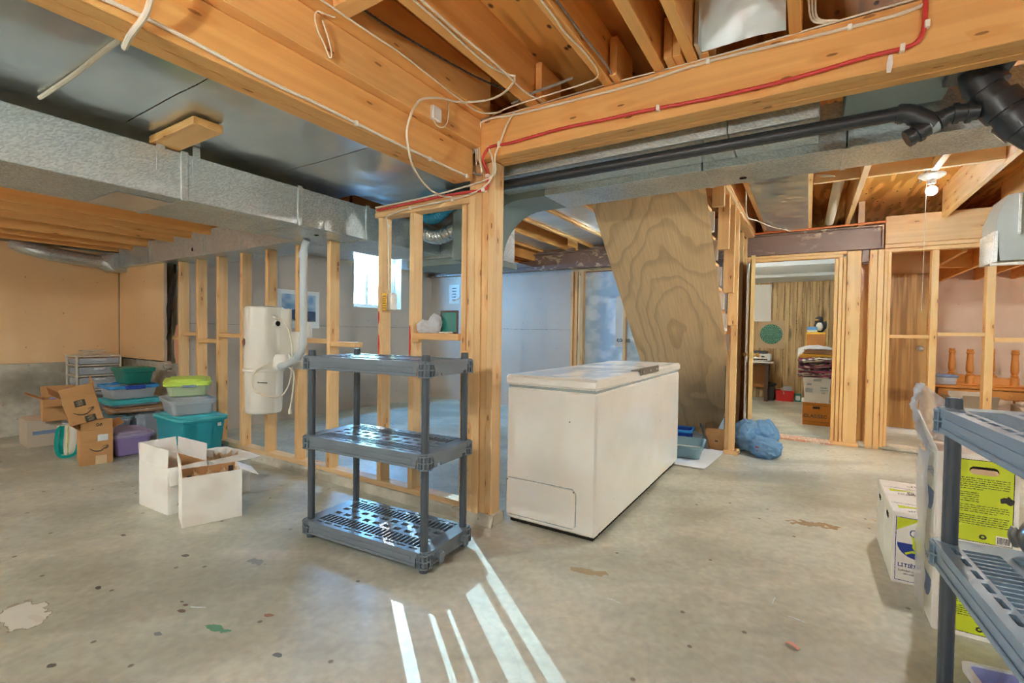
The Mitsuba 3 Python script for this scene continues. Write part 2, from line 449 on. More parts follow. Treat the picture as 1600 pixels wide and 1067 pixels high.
def crumple(rad, center, amp=0.25, freq=9, seed=0, sub=4, flat=True):
    m = trimesh.creation.icosphere(subdivisions=sub)
    v = m.vertices
    f = meshkit.fbm(v * freq / 4 + seed * 7.1, 4, seed) - 0.5
    rid = np.abs(meshkit.fbm(v * freq / 2 + seed * 3.3 + 11, 3, seed + 5) - 0.5)
    v = v * (1 + amp * f * 2 - amp * rid * 1.6)[:, None] * np.array(rad)
    if flat:
        v[:, 2] = np.maximum(v[:, 2], -rad[2] * 0.82)
        v[:, 2] += rad[2] * 0.82
    m.vertices = v + np.array(center)
    return m

def ribbon(pts, width, normal, t=0.0012):
    """flat strip along pts, lying in the plane with that normal; width a number or one per point"""
    P = smooth_path(pts, 6)
    W = np.interp(np.linspace(0, 1, len(P)), np.linspace(0, 1, len(np.atleast_1d(width))), np.atleast_1d(width))
    n = np.array(normal, float); n /= np.linalg.norm(n)
    tan = np.gradient(P, axis=0); tan /= np.linalg.norm(tan, axis=1, keepdims=True)
    s = np.cross(n, tan) * W[:, None] / 2
    V = np.vstack([P + s, P - s]) + n * t
    k = len(P)
    F = []
    for i in range(k - 1):
        F += [(i, i + 1, k + i + 1), (i, k + i + 1, k + i)]
    return trimesh.Trimesh(V, np.array(F), process=False)

def place_text(txt, h, origin, right, upv, bold=False, depth=0.0012):
    m = meshkit.text_mesh(txt, h, depth, bold)
    r = np.array(right, float); r /= np.linalg.norm(r)
    u = np.array(upv, float); u /= np.linalg.norm(u)
    M = np.eye(4)
    M[:3, 0], M[:3, 1], M[:3, 2], M[:3, 3] = r, u, np.cross(r, u), origin
    w = m.bounds[1][0]
    m.apply_transform(M)
    return m, w

# ---------------------------------------------------------------- scene entries
def key_for(name, parent=None):
    k = name if parent is None else parent + '__' + name
    if k not in scene and (k not in labels or labels[k].get('kind') == 'structure'):
        return k
    i = 1
    while f'{k}_{i:03d}' in scene or f'{k}_{i:03d}' in labels:
        i += 1
    return f'{k}_{i:03d}'

def put(name, mesh, bsdf, parent=None, smooth=False, seed=None, tone=0.0, **lab):
    k = key_for(name, parent)
    if seed is None:
        seed = rng.random()
    uv = None
    if smooth is False or smooth is True:
        n = len(mesh.vertices)
        uv = np.column_stack([np.full(n, seed), np.full(n, tone)])
    scene[k] = mikit.ply(mesh, bsdf, smooth=smooth, uv=uv)
    if lab:
        tag(k, **lab)
    return k

def tag(k, label=None, cat=None, group=None, kind=None):
    d = {}
    if label: d['label'] = label
    if cat: d['category'] = cat
    if group: d['group'] = group
    if kind: d['kind'] = kind
    labels[k] = d

def thing(name, label, cat, group=None):
    k = key_for(name)
    tag(k, label, cat, group)
    return k

def structure(name, label=None):
    labels[name] = {'kind': 'structure', **({'label': label} if label else {})}
    return name

def lum(name, parent, x0, x1, y0, y1, z0, z1, ax, tone=0.5, **lab):
    return put(name, box(x0, x1, y0, y1, z0, z1, 0.003), WOOD[ax], parent, tone=tone, **lab)

# ---------------------------------------------------------------- setting: floor, walls, ceiling
structure('floor', 'mottled grey concrete floor')
put('floor', box(-7.7, 3.4, -2.7, 10.6, -0.1, 0, 0), 'concrete_floor')
structure('wall_left', 'concrete foundation wall with tan drywall above')
put('wall_left', box(-7.5, -7.2, -2.6, 2.6, 0, 2.5, 0), 'concrete_wall')
for y0, y1 in ((-2.5, -0.05), (-0.045, 1.18), (1.185, 2.355)):
    put('drywall_panel', box(-7.2, -7.182, y0, y1, 0.775, 2.07, 0.002), 'drywall_tan', 'wall_left')
structure('wall_corner', 'short tan drywall return over rough concrete')
put('wall_corner', box(-7.2, -5.9, 2.5, 2.7, 0, 2.5, 0), 'concrete_wall')
put('concrete_footing', box(-7.2, -5.72, 2.40, 2.5, 0, 0.8, 0.01), 'concrete_wall', 'wall_corner')
put('drywall_panel', box(-7.18, -5.98, 2.362, 2.378, 0.815, 1.9, 0.002), 'drywall_tan', 'wall_corner')
put('drywall_edge', box(-5.985, -5.965, 2.358, 2.385, 0.80, 1.9, 0.002), 'grey_board', 'wall_corner')
put('torn_paper', thick(wavy(5, 12, lambda a, b: (-5.76 - 0.16 * b + 0.05 * a + 0.015 * math.sin(9 * b), 2.36 + 0.02 * math.sin(5 * a + 7 * b), 1.86 - 0.72 * b - 0.1 * a * b)), 0.002), 'torn_paper', 'wall_corner', label='torn black paper hanging beside the first stud')
put('insulation', crumple((0.075, 0.035, 0.26), (-5.83, 2.44, 0.98), 0.3, 9, 3, 3, False), 'insulation', 'wall_corner', smooth=True, label='pink insulation showing in the hole')
for k in range(6):
    put('rubble_stone', crumple((0.06, 0.05, 0.05), (-5.93 + 0.05 * (k % 2) + 0.02 * k % 0.03, 2.385, 0.78 - 0.02 - 0.09 * k + 0.01), 0.3, 6, k, 2, False), 'rubble', 'wall_corner', smooth=30)

structure('wall_window', 'grey drywall side wall with the small window')
WY0, WY1, WZ0, WZ1 = 4.71, 5.66, 1.54, 2.29
put('wall_window', cat(box(-5.95, -5.75, 2.5, WY0, 0, 2.6, 0), box(-5.95, -5.75, WY1, 6.6, 0, 2.6, 0), box(-5.95, -5.75, WY0, WY1, 0, WZ0, 0), box(-5.95, -5.75, WY0, WY1, WZ1, 2.6, 0)), 'drywall_grey', seed=0.3, tone=1.0)
structure('window_1', 'small sliding basement window full of daylight')
def frame(x0, x1, y0, y1, z0, z1, w):
    return cat(box(x0, x1, y0, y0 + w, z0, z1), box(x0, x1, y1 - w, y1, z0, z1), box(x0, x1, y0 + w, y1 - w, z0, z0 + w), box(x0, x1, y0 + w, y1 - w, z1 - w, z1))
put('window_frame', frame(-5.95, -5.88, WY0, WY1, WZ0, WZ1, 0.03), 'white_paint', 'window_1')
put('window_sash', frame(-5.93, -5.905, WY0 + 0.03, 5.10, WZ0 + 0.03, WZ1 - 0.03, 0.02), 'white_paint', 'window_1')
put('window_sash', frame(-5.915, -5.89, 5.08, WY1 - 0.03, WZ0 + 0.03, WZ1 - 0.03, 0.02), 'white_paint', 'window_1')
def quad_x(x, y0, y1, z0, z1):
    return trimesh.Trimesh(np.array([[x, y0, z0], [x, y1, z0], [x, y1, z1], [x, y0, z1]], float), np.array([[0, 1, 2], [0, 2, 3]]), process=False)
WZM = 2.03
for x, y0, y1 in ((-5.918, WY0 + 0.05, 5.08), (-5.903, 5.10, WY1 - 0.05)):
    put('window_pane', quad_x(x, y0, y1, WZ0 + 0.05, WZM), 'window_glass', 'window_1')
    k = put('added_glow_pane', quad_x(x, y0, y1, WZM, WZ1 - 0.05), 'white_paint', 'window_1', label='added glowing upper pane standing in for daylight')
    scene[k]['emitter'] = {'type': 'area', 'radiance': {'type': 'rgb', 'value': PANE_GLOW}}  # pane itself emits, added to carry daylight into the room
put('window_lining', frame(-5.88, -5.735, WY0 - 0.015, WY1 + 0.015, WZ0 - 0.015, WZ1 + 0.015, 0.014), 'white_paint', 'window_1')

structure('wall_back', 'grey drywall wall under the steel beam with open framing')
put('wall_back', box(-5.76, -2.98, 6.42, 6.5, 0, 2.45, 0), 'drywall_grey', seed=0.6, tone=1.0)
for x0, x1, y0 in ((-3.0, -2.962, 6.40), (-2.945, -2.9, 6.42), (-2.885, -2.84, 6.42), (-2.835, -2.8, 6.40), (-2.2, -2.162, 6.42), (-1.75, -1.71, 6.42)):
    lum('stud', 'wall_back', x0, x1, y0, y0 + 0.09, 0, 2.09, 2, 0.3)
lum('plate', 'wall_back', -2.98, -1.6, 6.42, 6.5, 2.09, 2.128, 0, 0.3)
put('vapour_barrier', thick(wavy(28, 40, lambda a, b: (-2.82 + 1.25 * a, 6.49 + 0.028 * (meshkit.fbm(np.array([a * 6, b * 9, 1.0]), 3) - 0.5), 0.3 + 1.78 * b)), 0.001), 'vapour_barrier', 'wall_back', smooth=30, label='crinkled bluish plastic sheet over the insulation')
put('insulation', box(-2.82, -1.6, 6.51, 6.6, 0, 2.1, 0.01), 'insulation', 'wall_back')
put('paper_notice', box(-2.32, -2.16, 6.455, 6.459, 1.0, 1.72, 0.001), 'papers', 'wall_back', label='long paper sheet pinned to the plastic')
m, w = place_text('00038', 0.045, (-2.30, 6.4545, 1.07), (1, 0, 0), (0, 0, 1), True)
put('print', m, 'dark_ink', 'wall_back__paper_notice')
structure('wall_camera')
put('wall_camera', box(-7.5, 3.4, -2.75, -2.6, 0, 2.75, 0), 'white_paint')
structure('wall_right')
put('wall_right', box(3.2, 3.4, -2.7, 10.6, 0, 2.75, 0), 'white_paint')

# stud partition with concrete curb and post
structure('wall_partition', 'open stud partition on a concrete curb')
def curb(a, b):
    x = -5.75 + 4.14 * a
    t = meshkit.fbm(np.array([x * 5, b * 3, 2.0]), 3) - 0.5
    prof = [(2.355, 0.0), (2.372, 0.03), (2.376, 0.062), (2.39, 0.066), (2.50, 0.066), (2.50, 0)]
    y, z = prof[int(round(b * 5))]
    return (x, y + (0.016 * t if b < 0.7 else 0), max(0, z + (0.008 * t if 0 < b < 0.9 else 0)))
put('concrete_curb', cat(wavy(80, 6, curb), box(-5.75, -1.612, 2.385, 2.498, 0, 0.062, 0.004)), 'concrete_wall', 'wall_partition', smooth=35)
lum('bottom_plate', 'wall_partition', -5.7, -1.82, 2.385, 2.474, 0.062, 0.1, 0, 0.0, label='pale bottom plate')  # palest wood tone of the partition
STUD_L = [-5.697, -5.315, -4.911, -4.485, -4.072, -3.633, -3.221]
for i, x in enumerate(STUD_L):
    lum('stud', 'wall_partition', x, x + 0.042, 2.38, 2.469, 0.1, 1.888, 2, 0.25 + 0.3 * rng.random())
for x in (-2.641, -2.334):
    lum('stud', 'wall_partition', x, x + 0.042, 2.38, 2.469, 0.1, 2.0, 2, 0.15)
lum('stud', 'wall_partition', -1.892, -1.853, 2.392, 2.469, 0.1, 2.0, 2, 0.25)
lum('stud', 'wall_partition', -1.851, -1.822, 2.40, 2.469, 0.1, 2.03, 2, 0.25)
for x, k in ((-2.641, 0), (-2.334, 1)):   # red paint runs
    for z0, z1, w in ((1.33 - 0.1 * k, 1.24 - 0.16 * k, 0.018), (1.16, 1.0, 0.02), (0.96, 0.88, 0.014)):
        put('paint_run', ribbon([(x + 0.012, 2.3785, z0), (x + 0.014, 2.3785, (z0 + z1) / 2), (x + 0.012, 2.3785, z1)], [0.008, w, 0.005], (0, -1, 0)), 'red_paint', 'wall_partition', label='red paint run on a stud')
lum('top_plate', 'wall_partition', -2.68, -1.815, 2.38, 2.469, 2.002, 2.04, 0, 0.2)
lum('top_plate', 'wall_partition', -2.68, -1.815, 2.385, 2.474, 2.041, 2.079, 0, 0.3)
def block(x0, x1, z, y0=2.385, y1=2.47):
    lum('blocking', 'wall_partition', x0, x1, y0, y1, z - 0.019, z + 0.019, 0, 0.35)
block(-5.85, -5.70, 1.075); block(-5.655, -5.315, 1.125); block(-5.273, -4.911, 1.06); block(-4.869, -4.485, 1.12)
block(-4.443, -4.072, 1.08); block(-3.591, -3.225, 1.10); block(-3.179, -2.9, 1.08)
lum('shelf_block', 'wall_partition', -2.292, -1.894, 2.37, 2.469, 1.135, 1.178, 0, 0.55, label='orange block between two studs carrying a bag')
lum('shelf_bracket', 'wall_partition', -2.30, -2.24, 2.374, 2.41, 1.115, 1.135, 0, 0.5)
lum('stub_block', 'wall_partition', -1.852, -1.815, 2.372, 2.40, 1.03, 1.075, 0, 0.5)
for k in range(4):
    x = -1.82 + 0.047 * k
    lum('post_ply', 'wall_partition', x, x + 0.0455, 2.378 - 0.006 * (k % 2) + 0.004 * k, 2.485, 0.055, 2.228, 2, 0.12 + 0.12 * (k % 3))

# ceiling: deck, joists, beams
structure('ceiling', 'unfinished ceiling of joists and plywood deck')
put('ceiling', cat(box(-3.6, 3.4, -2.7, 10.6, 2.70, 2.74, 0), box(-7.5, -3.58, -2.7, 2.7, 2.28, 2.74, 0), box(-5.95, -3.58, 2.7, 10.6, 2.28, 2.74, 0)), 'deck_plywood')
def joist(x0, x1, y0, y1, z0, z1, tone=0.75):
    lum('joist', 'ceiling', x0, x1, y0, y1, z0, z1, 1, tone)
for x0, x1 in ((-1.375, -1.30), (-0.925, -0.877), (-0.665, -0.615), (-0.512, -0.465), (-0.10, -0.055), (0.32, 0.36), (0.72, 0.76), (1.12, 1.16), (1.52, 1.56), (2.0, 2.04), (2.5, 2.54)):
    joist(x0, x1, -2.6, 2.48, 2.468, 2.70, 0.85)
for x0 in (-1.293, -0.868, -0.60, -0.56, -0.452):
    lum('joist_stub', 'ceiling', x0, x0 + 0.038, 2.24 + 0.05 * rng.random(), 2.5, 2.47, 2.66, 1, 0.8)
lum('blocking', 'ceiling', -1.625, -1.377, 1.22, 1.30, 2.47, 2.70, 0, 0.7)
lum('blocking', 'ceiling', -0.46, -0.1, 1.6, 1.64, 2.47, 2.70, 0, 0.8)
for x0, x1, z0, z1, tone in ((-1.90, -1.832, 2.115, 2.30, 0.8), (-1.83, -1.757, 2.115, 2.30, 0.8), (-1.90, -1.80, 2.302, 2.468, 0.8), (-1.798, -1.70, 2.302, 2.468, 0.75), (-1.73, -1.632, 2.47, 2.70, 0.85)):
    lum('beam_ply', 'ceiling', x0, x1, -2.6, 2.325, z0, z1, 1, tone)
for k, (y0, y1) in enumerate(((2.33, 2.386), (2.388, 2.442), (2.444, 2.50))):
    lum('cross_beam_ply', 'ceiling', -1.745, 3.2, y0, y1, 2.232 + 0.002 * (k % 2), 2.465, 0, 0.8)
for x in (-4.84, -5.22, -5.60, -6.2, -6.6, -6.98):
    joist(x, x + 0.04, -2.6, 2.45, 2.07, 2.28, 0.8)
lum('rim_joist', 'ceiling', -3.66, -3.58, -2.6, 2.6, 2.07, 2.28, 1, 0.6)
for x in (-5.5, -5.1, -4.7, -4.3, -3.9, -3.45, -3.05, -2.65, -2.25, -1.85, -1.45):
    joist(x, x + 0.04, 2.55, 6.3, 2.40 if x > -3.6 else 2.2, 2.70, 0.9)
put('panning_sheet', box(-5.7, -3.6, 2.9, 6.3, 2.19, 2.195, 0), 'sheet_metal', 'ceiling')
for x in (-3.40, -2.6, -2.2):
    put('panning_sheet', box(x, x + 0.34, 3.95, 6.3, 2.43, 2.434, 0), 'sheet_metal', 'ceiling')
for x0, y1 in ((-0.04, 6.3), (0.305, 6.3), (1.10, 6.3), (1.52, 6.3), (2.0, 6.3), (2.5, 6.3)):
    joist(x0, x0 + 0.042, 3.36, y1, 2.40, 2.70, 0.4)
joist(0.72, 0.765, 3.36, 4.66, 2.40, 2.70, 0.1)
lum('header', 'ceiling', 0.005, 1.095, 4.46, 4.5, 2.405, 2.70, 0, 0.4)
joist(-0.47, -0.43, 3.36, 6.3, 2.40, 2.70, 0.5)
joist(-0.60, -0.56, 3.36, 6.3, 2.40, 2.70, 0.5)
def pan(a, b):
    return (-0.43 + 0.4 * a, 3.4 + 2.86 * b, 2.394 + 0.016 * (meshkit.fbm(np.array([a * 2.5, b * 30, 4.0]), 4) - 0.5))
put('panning_sheet', thick(wavy(14, 90, pan), 0.001), 'foil_metal', 'ceiling', smooth=30, label='crinkled metal sheet nailed between two joists')
for x in (1.3, 1.7, 2.1, 2.5, 2.9):
    joist(x, x + 0.04, 6.5, 9.8, 2.07, 2.3, 0.9)
lum('blocking', 'ceiling', 1.34, 1.7, 8.0, 8.04, 2.08, 2.3, 0, 0.9)
put('low_deck', box(0.5, 3.2, 6.5, 9.9, 2.3, 2.33, 0), 'deck_plywood', 'ceiling')
prof = cat(box(-5.76, 0.64, 6.28, 6.42, 2.36, 2.375, 0), box(-5.76, 0.64, 6.28, 6.42, 2.13, 2.145, 0), box(-5.76, 0.64, 6.34, 6.352, 2.14, 2.37, 0))
put('steel_beam', prof, 'painted_steel', 'ceiling', label='long painted steel beam with chipped paint')
put('steel_end_plate', box(0.632, 0.645, 6.275, 6.425, 2.128, 2.378, 0.001), 'painted_steel', 'ceiling')

# right partition with the doorway
structure('wall_doorway', 'stud partition with the open doorway')
for x0, x1, z1, y0, tone in ((0.23, 0.262, 2.05, 6.31, 0.6), (0.266, 0.300, 2.06, 6.30, 0.5), (0.304, 0.334, 2.06, 6.30, 0.55), (0.338, 0.461, 2.12, 6.285, 0.45), (0.536, 0.60, 2.12, 6.30, 0.55), (0.604, 0.656, 2.12, 6.30, 0.5), (0.66, 0.69, 2.10, 6.305, 0.5), (0.694, 0.722, 2.09, 6.33, 0.5), (1.042, 1.10, 2.085, 6.33, 0.45), (1.453, 1.517, 2.085, 6.33, 0.4)):
    lum('stud', 'wall_doorway', x0, x1, y0, y0 + 0.1, 0.0, z1, 2, tone)
lum('bottom_plate', 'wall_doorway', 0.225, 0.48, 6.275, 6.41, 0.001, 0.038, 0, 0.4)
lum('door_header', 'wall_doorway', -0.64, 0.334, 6.30, 6.40, 2.095, 2.128, 0, 0.5)
lum('door_header', 'wall_doorway', -0.64, 0.30, 6.305, 6.39, 2.062, 2.094, 0, 0.45)
lum('header_beam', 'wall_doorway', 0.66, 1.53, 6.30, 6.40, 2.17, 2.46, 0, 0.5)
lum('top_plate', 'wall_doorway', 0.66, 1.50, 6.30, 6.40, 2.127, 2.167, 0, 0.4)
lum('top_plate', 'wall_doorway', 0.66, 1.50, 6.32, 6.41, 2.087, 2.125, 0, 0.5)
lum('blocking', 'wall_doorway', 0.724, 1.04, 6.33, 6.42, 1.185, 1.222, 0, 0.45)
lum('blocking', 'wall_doorway', 1.102, 1.452, 6.33, 6.42, 1.215, 1.252, 0, 0.4)
lum('blocking', 'wall_doorway', 1.519, 2.3, 6.33, 6.42, 1.165, 1.205, 0, 0.4)
lum('stud', 'wall_doorway', 2.3, 2.34, 6.33, 6.42, 0, 2.085, 2, 0.4)
put('concrete_sill', box(0.48, 1.3, 6.3, 6.55, 0, 0.035, 0.012), 'concrete_wall', 'wall_doorway')
put('back_board', box(0.45, 0.56, 6.52, 6.54, 0.03, 2.0, 0.001), 'veneer', 'wall_doorway')
put('steel_clip', box(0.47, 0.53, 6.33, 6.40, 2.0, 2.128, 0.002), 'painted_steel', 'wall_doorway')

structure('door_1', 'pale door standing open, edge on')
def DR(m): return tf(tf(m, (0.59, -6.3, 0)), (-0.59, 6.3, 0), rz=6.5)
put('door_leaf', DR(box(-0.612, -0.572, 5.56, 6.30, 0.012, 2.035, 0.002)), 'door_paint', 'door_1')
for s in (-1, 1):
    k = lathe([(0.0, 0.062), (0.02, 0.06), (0.027, 0.048), (0.024, 0.034), (0.011, 0.026), (0.011, 0.012), (0.03, 0.01), (0.031, 0.0), (0.0, 0.0)], 18)
    put('door_knob', DR(tf(k, (-0.592 + s * 0.0205, 5.63, 0.985), ry=s * 90)), 'brass', 'door_1', smooth=40)
put('latch_plate', DR(box(-0.605, -0.58, 5.558, 5.561, 0.95, 1.02, 0.0005)), 'brass', 'door_1')
put('hinge', cyl((-0.57, 6.3, 1.85), (-0.57, 6.3, 1.95), 0.008, 10), 'brass', 'door_1')

# stair with its plywood soffit, and the studs beside it
SL = 0.95
def soff_z(y): return 2.3 - SL * (y - 3.8)
st = thing('staircase', 'wooden stair seen from behind, closed by a sloping plywood soffit', 'staircase')
a = math.atan(SL)
y0, y1 = 3.35, 6.22
dn = np.array([0, math.sin(a), math.cos(a)]) * 0.012
pts = [(x, y, soff_z(y)) for x in (-1.6, -0.685) for y in (y0, y1)]
put('soffit_panel', hull(pts + [tuple(np.array(q) + dn) for q in pts]), 'soffit_plywood', st, label='sloping plywood panel with wide cathedral grain')
for k in range(1, 12):
    z = 0.2 * k
    yb = 3.8 + (2.3 - z) / SL
    lum('tread', st, -1.58, -0.70, yb + 0.03, yb + 0.30, z, z + 0.03, 0, 0.5)
    put('riser', box(-1.6, -0.67, yb + 0.235, yb + 0.255, z - 0.17, z, 0.001), 'white_paint', st, label='white riser')
structure('wall_stair', 'stud wall along the stair')
for y in (3.72, 3.95, 4.25, 4.6, 4.9):
    lum('stud', 'wall_stair', -0.66, -0.572, y, y + 0.04, max(0.02, soff_z(y) + 0.03), 2.35, 2, 0.5)
lum('stud', 'wall_stair', -0.66, -0.60, 5.16, 5.20, 0.038, 2.35, 2, 0.4)
lum('stud', 'wall_stair', -0.70, -0.66, 5.2, 5.28, 0.038, 2.35, 2, 0.5)
for y in (5.5, 5.9, 6.24):
    lum('stud', 'wall_stair', -0.70, -0.64, y, y + 0.04, 0.0, 2.35, 2, 0.5)
lum('bottom_plate', 'wall_stair', -0.70, -0.565, 5.14, 5.3, 0.0, 0.038, 0, 0.4)
lum('top_plate', 'wall_stair', -0.66, -0.57, 3.4, 6.3, 2.352, 2.398, 1, 0.5)
put('stair_wall_board', box(-0.72, -0.71, 5.3, 6.3, 0, 2.35, 0.001), 'dark_wood', 'wall_stair')

# study behind the doorway
structure('wall_panelling', 'wood panelled wall at the far end of the study')
xs = [-1.5]
while xs[-1] < 0.44:
    xs.append(xs[-1] + float(rng.choice([0.065, 0.09, 0.115, 0.14])))
xs = sorted([x for x in xs if min(abs(x + 0.93), abs(x + 0.62)) > 0.02] + [-0.93, -0.62])
for x0, x1 in zip(xs[:-1], xs[1:]):
    tone = float(rng.random())
    inside = x0 > -0.94 and x1 < -0.61
    for z0, z1 in (((0, 1.47), (2.15, 2.3)) if inside else ((0, 2.3),)):
        put('panel_board', box(x0 + 0.002, x1 - 0.002, 10.23, 10.245, z0, z1, 0.003), 'panelling', 'wall_panelling', tone=tone)
put('wall_panelling', cat(box(-1.6, -0.93, 10.245, 10.4, 0, 2.7, 0), box(-0.62, 0.6, 10.245, 10.4, 0, 2.7, 0), box(-0.93, -0.62, 10.245, 10.4, 0, 1.46, 0), box(-0.93, -0.62, 10.245, 10.4, 2.16, 2.7, 0)), 'dark_wood')
structure('window_2', 'study window behind lowered white blinds')
put('window_frame', frame(-0.94, -0.61, 10.205, 10.23, 1.45, 2.16, 0.03), 'white_paint', 'window_2')
for k in range(22):
    z = 1.49 + k * 0.03
    put('blind_slat', tf(box(-0.145, 0.145, -0.014, 0.014, -0.0006, 0.0006, 0), (-0.775, 10.26, z), rx=24), 'blind_white', 'window_2')
k = put('added_blind_glow', trimesh.Trimesh(np.array([[-0.93, 10.3, 1.46], [-0.62, 10.3, 1.46], [-0.62, 10.3, 2.16], [-0.93, 10.3, 2.16]]), np.array([[0, 1, 2], [0, 2, 3]]), process=False), 'white_paint', 'window_2', label='added glowing pane behind the blinds standing in for daylight')
scene[k]['emitter'] = {'type': 'area', 'radiance': {'type': 'rgb', 'value': [6.0, 9.0, 12.0]}}  # emitting sheet added to brighten the blinds from behind
structure('wall_study_left'); put('wall_study_left', box(-1.7, -1.55, 6.6, 10.4, 0, 2.7, 0), 'drywall_tan')
structure('wall_study_right'); put('wall_study_right', box(0.44, 0.5, 6.55, 10.4, 0, 2.7, 0), 'drywall_tan')
put('vapour_barrier', thick(wavy(40, 30, lambda a, b: (0.38 + 0.05 * (meshkit.fbm(np.array([a * 9, b * 6, 3.0]), 3) - 0.5), 6.62 + 3.5 * a, 0.5 + 1.66 * b)), 0.001), 'vapour_barrier', 'wall_study_right', smooth=30, label='crinkled bluish plastic sheet')
structure('wall_study_front'); put('wall_study_front', cat(box(-3.0, -0.66, 6.62, 6.66, 0, 2.7, 0)), 'drywall_grey')
structure('ceiling_study', 'white study ceiling with a dropped soffit')
put('ceiling_study', box(-1.6, 0.45, 6.5, 10.3, 2.3, 2.34, 0), 'ceiling_white')
for k, (y, z) in enumerate(((9.3, 2.19), (8.2, 2.24))):
    put('soffit_step', box(-1.6, 0.45, y, 10.25 if k == 0 else 9.3, z, 2.31, 0.004), 'ceiling_white', 'ceiling_study')

# room beyond the right partition
structure('wall_far', 'pink drywall wall of the far room')
put('wall_far', box(1.2, 3.3, 9.8, 10.0, 0, 2.72, 0), 'drywall_pink')
structure('wall_far_door', 'tan wall holding the brown door')
put('wall_far_door', cat(box(0.5, 0.8, 7.62, 7.72, 0, 2.1, 0), box(0.8, 1.3, 7.62, 7.72, 1.985, 2.3, 0), box(1.25, 1.3, 7.62, 9.85, 0, 2.3, 0)), 'drywall_tan')
lum('trim', 'wall_far_door', 1.245, 1.30, 7.595, 7.62, 0, 1.99, 2, 0.1)
structure('door_2', 'closed flat brown door with a round knob')
put('door_leaf', box(0.80, 1.243, 7.58, 7.615, 0.06, 1.98, 0.002), 'veneer', 'door_2')
put('door_knob', tf(lathe([(0.0, 0.06), (0.02, 0.058), (0.03, 0.045), (0.024, 0.03), (0.012, 0.024), (0.012, 0.01), (0.034, 0.008), (0.034, 0.0), (0, 0)], 18), (1.165, 7.58, 1.06), rx=90), 'nickel', 'door_2', smooth=40)
put('door_step', box(0.78, 1.28, 7.50, 7.6, 0, 0.055, 0.004), 'white_paint', 'door_2')

# ---------------------------------------------------------------- lamps
def bulb_lamp(name, label, base, drop, power, chain=None, cord=0):
    t = thing(name, label, 'light bulb')
    x, y, z = base
    if cord:
        put('cord', cyl((x, y, z), (x, y, z - cord), 0.006, 8), 'cable_black', t)
        z -= cord
    put('lampholder', tf(lathe([(0, 0), (0.078, 0), (0.08, -0.012), (0.055, -0.03), (0.026, -0.04), (0.024, -0.07), (0, -0.07)][::-1], 20), (x, y, z)), 'porcelain', t, smooth=35)
    zb = z - 0.07 - drop
    k = put('bulb', tf(trimesh.creation.icosphere(subdivisions=3, radius=0.036), (x, y, zb)), 'porcelain', t, smooth=True)
    scene[k]['emitter'] = {'type': 'area', 'radiance': {'type': 'rgb', 'value': (BULB * power).tolist()}}
    put('bulb_neck', cyl((x, y, zb + 0.028), (x, y, z - 0.068), 0.014, 12), 'nickel', t)
    if chain:
        put('pull_string', cyl((x - 0.03, y, z - 0.05), (x - 0.034, y, z - chain), 0.0022, 6), 'cable_white', t)
        put('string_end', tf(lathe([(0, 0.02), (0.006, 0.012), (0.007, 0), (0, -0.004)][::-1], 10), (x - 0.034, y, z - chain)), 'brass', t)
    return t
bulb_lamp('bulb_lamp', 'lit bare bulb with a long pull string under the joists at right', (0.742, 4.6, 2.398), 0.05, LAMPS['right'], 1.02)
bulb_lamp('bulb_lamp', 'bare bulb hanging on a cord between the joists behind the camera', (-1.15, -0.7, 2.70), 0.04, LAMPS['near'], None, 0.55)
bulb_lamp('bulb_lamp', 'added unseen fill bulb hanging on a cord near the right wall behind the camera', (1.9, -1.2, 2.70), 0.04, LAMPS['near_right_fill'], None, 0.4)  # added out of view to even out the light from the right
bulb_lamp('bulb_lamp', 'added unseen fill bulb under the low joists at the left behind the camera', (-4.6, -1.3, 2.07), 0.04, LAMPS['left'])  # added out of view as fill for the left side
bulb_lamp('bulb_lamp', 'added unseen fill bulb in the back room behind the furnace ducts', (-2.0, 5.3, 2.40), 0.04, LAMPS['back'])  # unseen bulb added to lift the back room
bulb_lamp('bulb_lamp', 'added unseen fill bulb under the low joists of the far room', (2.75, 7.6, 2.07), 0.04, LAMPS['far'])  # unseen bulb added because the far room came out dark
bulb_lamp('bulb_lamp', 'added unseen fill bulb on the study ceiling', (-1.0, 7.6, 2.30), 0.04, LAMPS['study'])  # unseen bulb added to brighten the study

# ---------------------------------------------------------------- ducts
dt = thing('main_duct', 'spangled galvanized main duct running from the front left over the stud partition', 'duct')
for i, (y0, y1) in enumerate(((-2.5, 0.02), (0.024, 1.24), (1.244, 1.93), (1.934, 2.50), (2.504, 3.35))):
    put('section', box(-3.47, -2.90, y0, y1, 1.89, 2.14, 0.004), 'galvanized', dt)
for y in (0.02, 1.242, 1.932, 2.502):
    put('drive_cleat', cat(box(-2.902, -2.892, y - 0.018, y + 0.018, 1.885, 2.15, 0.002), box(-3.475, -2.892, y - 0.012, y + 0.012, 1.884, 1.892, 0.002)), 'galvanized', dt)
for y in (1.13, 1.30):
    put('hanger_strap', box(-2.899, -2.895, y - 0.02, y + 0.02, 2.01, 2.21, 0.001), 'galvanized', dt)
put('access_patch', box(-3.40, -3.02, 0.98, 1.24, 1.8855, 1.8885, 0.001), 'sheet_metal', dt)
put('plug', tf(lathe([(0, 0.004), (0.016, 0.003), (0.018, 0)][::-1], 14), (-3.1, 2.2, 1.889), rx=180), 'dark_hole', dt)
br = thing('branch_duct', 'lower galvanized branch duct running left from the main duct to the corner', 'duct')
for x0, x1 in ((-6.95, -6.12), (-6.116, -4.96), (-4.956, -4.30), (-4.296, -3.474)):
    put('section', box(x0, x1, 2.28, 2.68, 1.89, 2.13, 0.004), 'galvanized', br)
for x in (-6.118, -4.958, -4.298):
    put('drive_cleat', box(x - 0.016, x + 0.016, 2.272, 2.28, 1.886, 2.14, 0.001), 'galvanized', br)
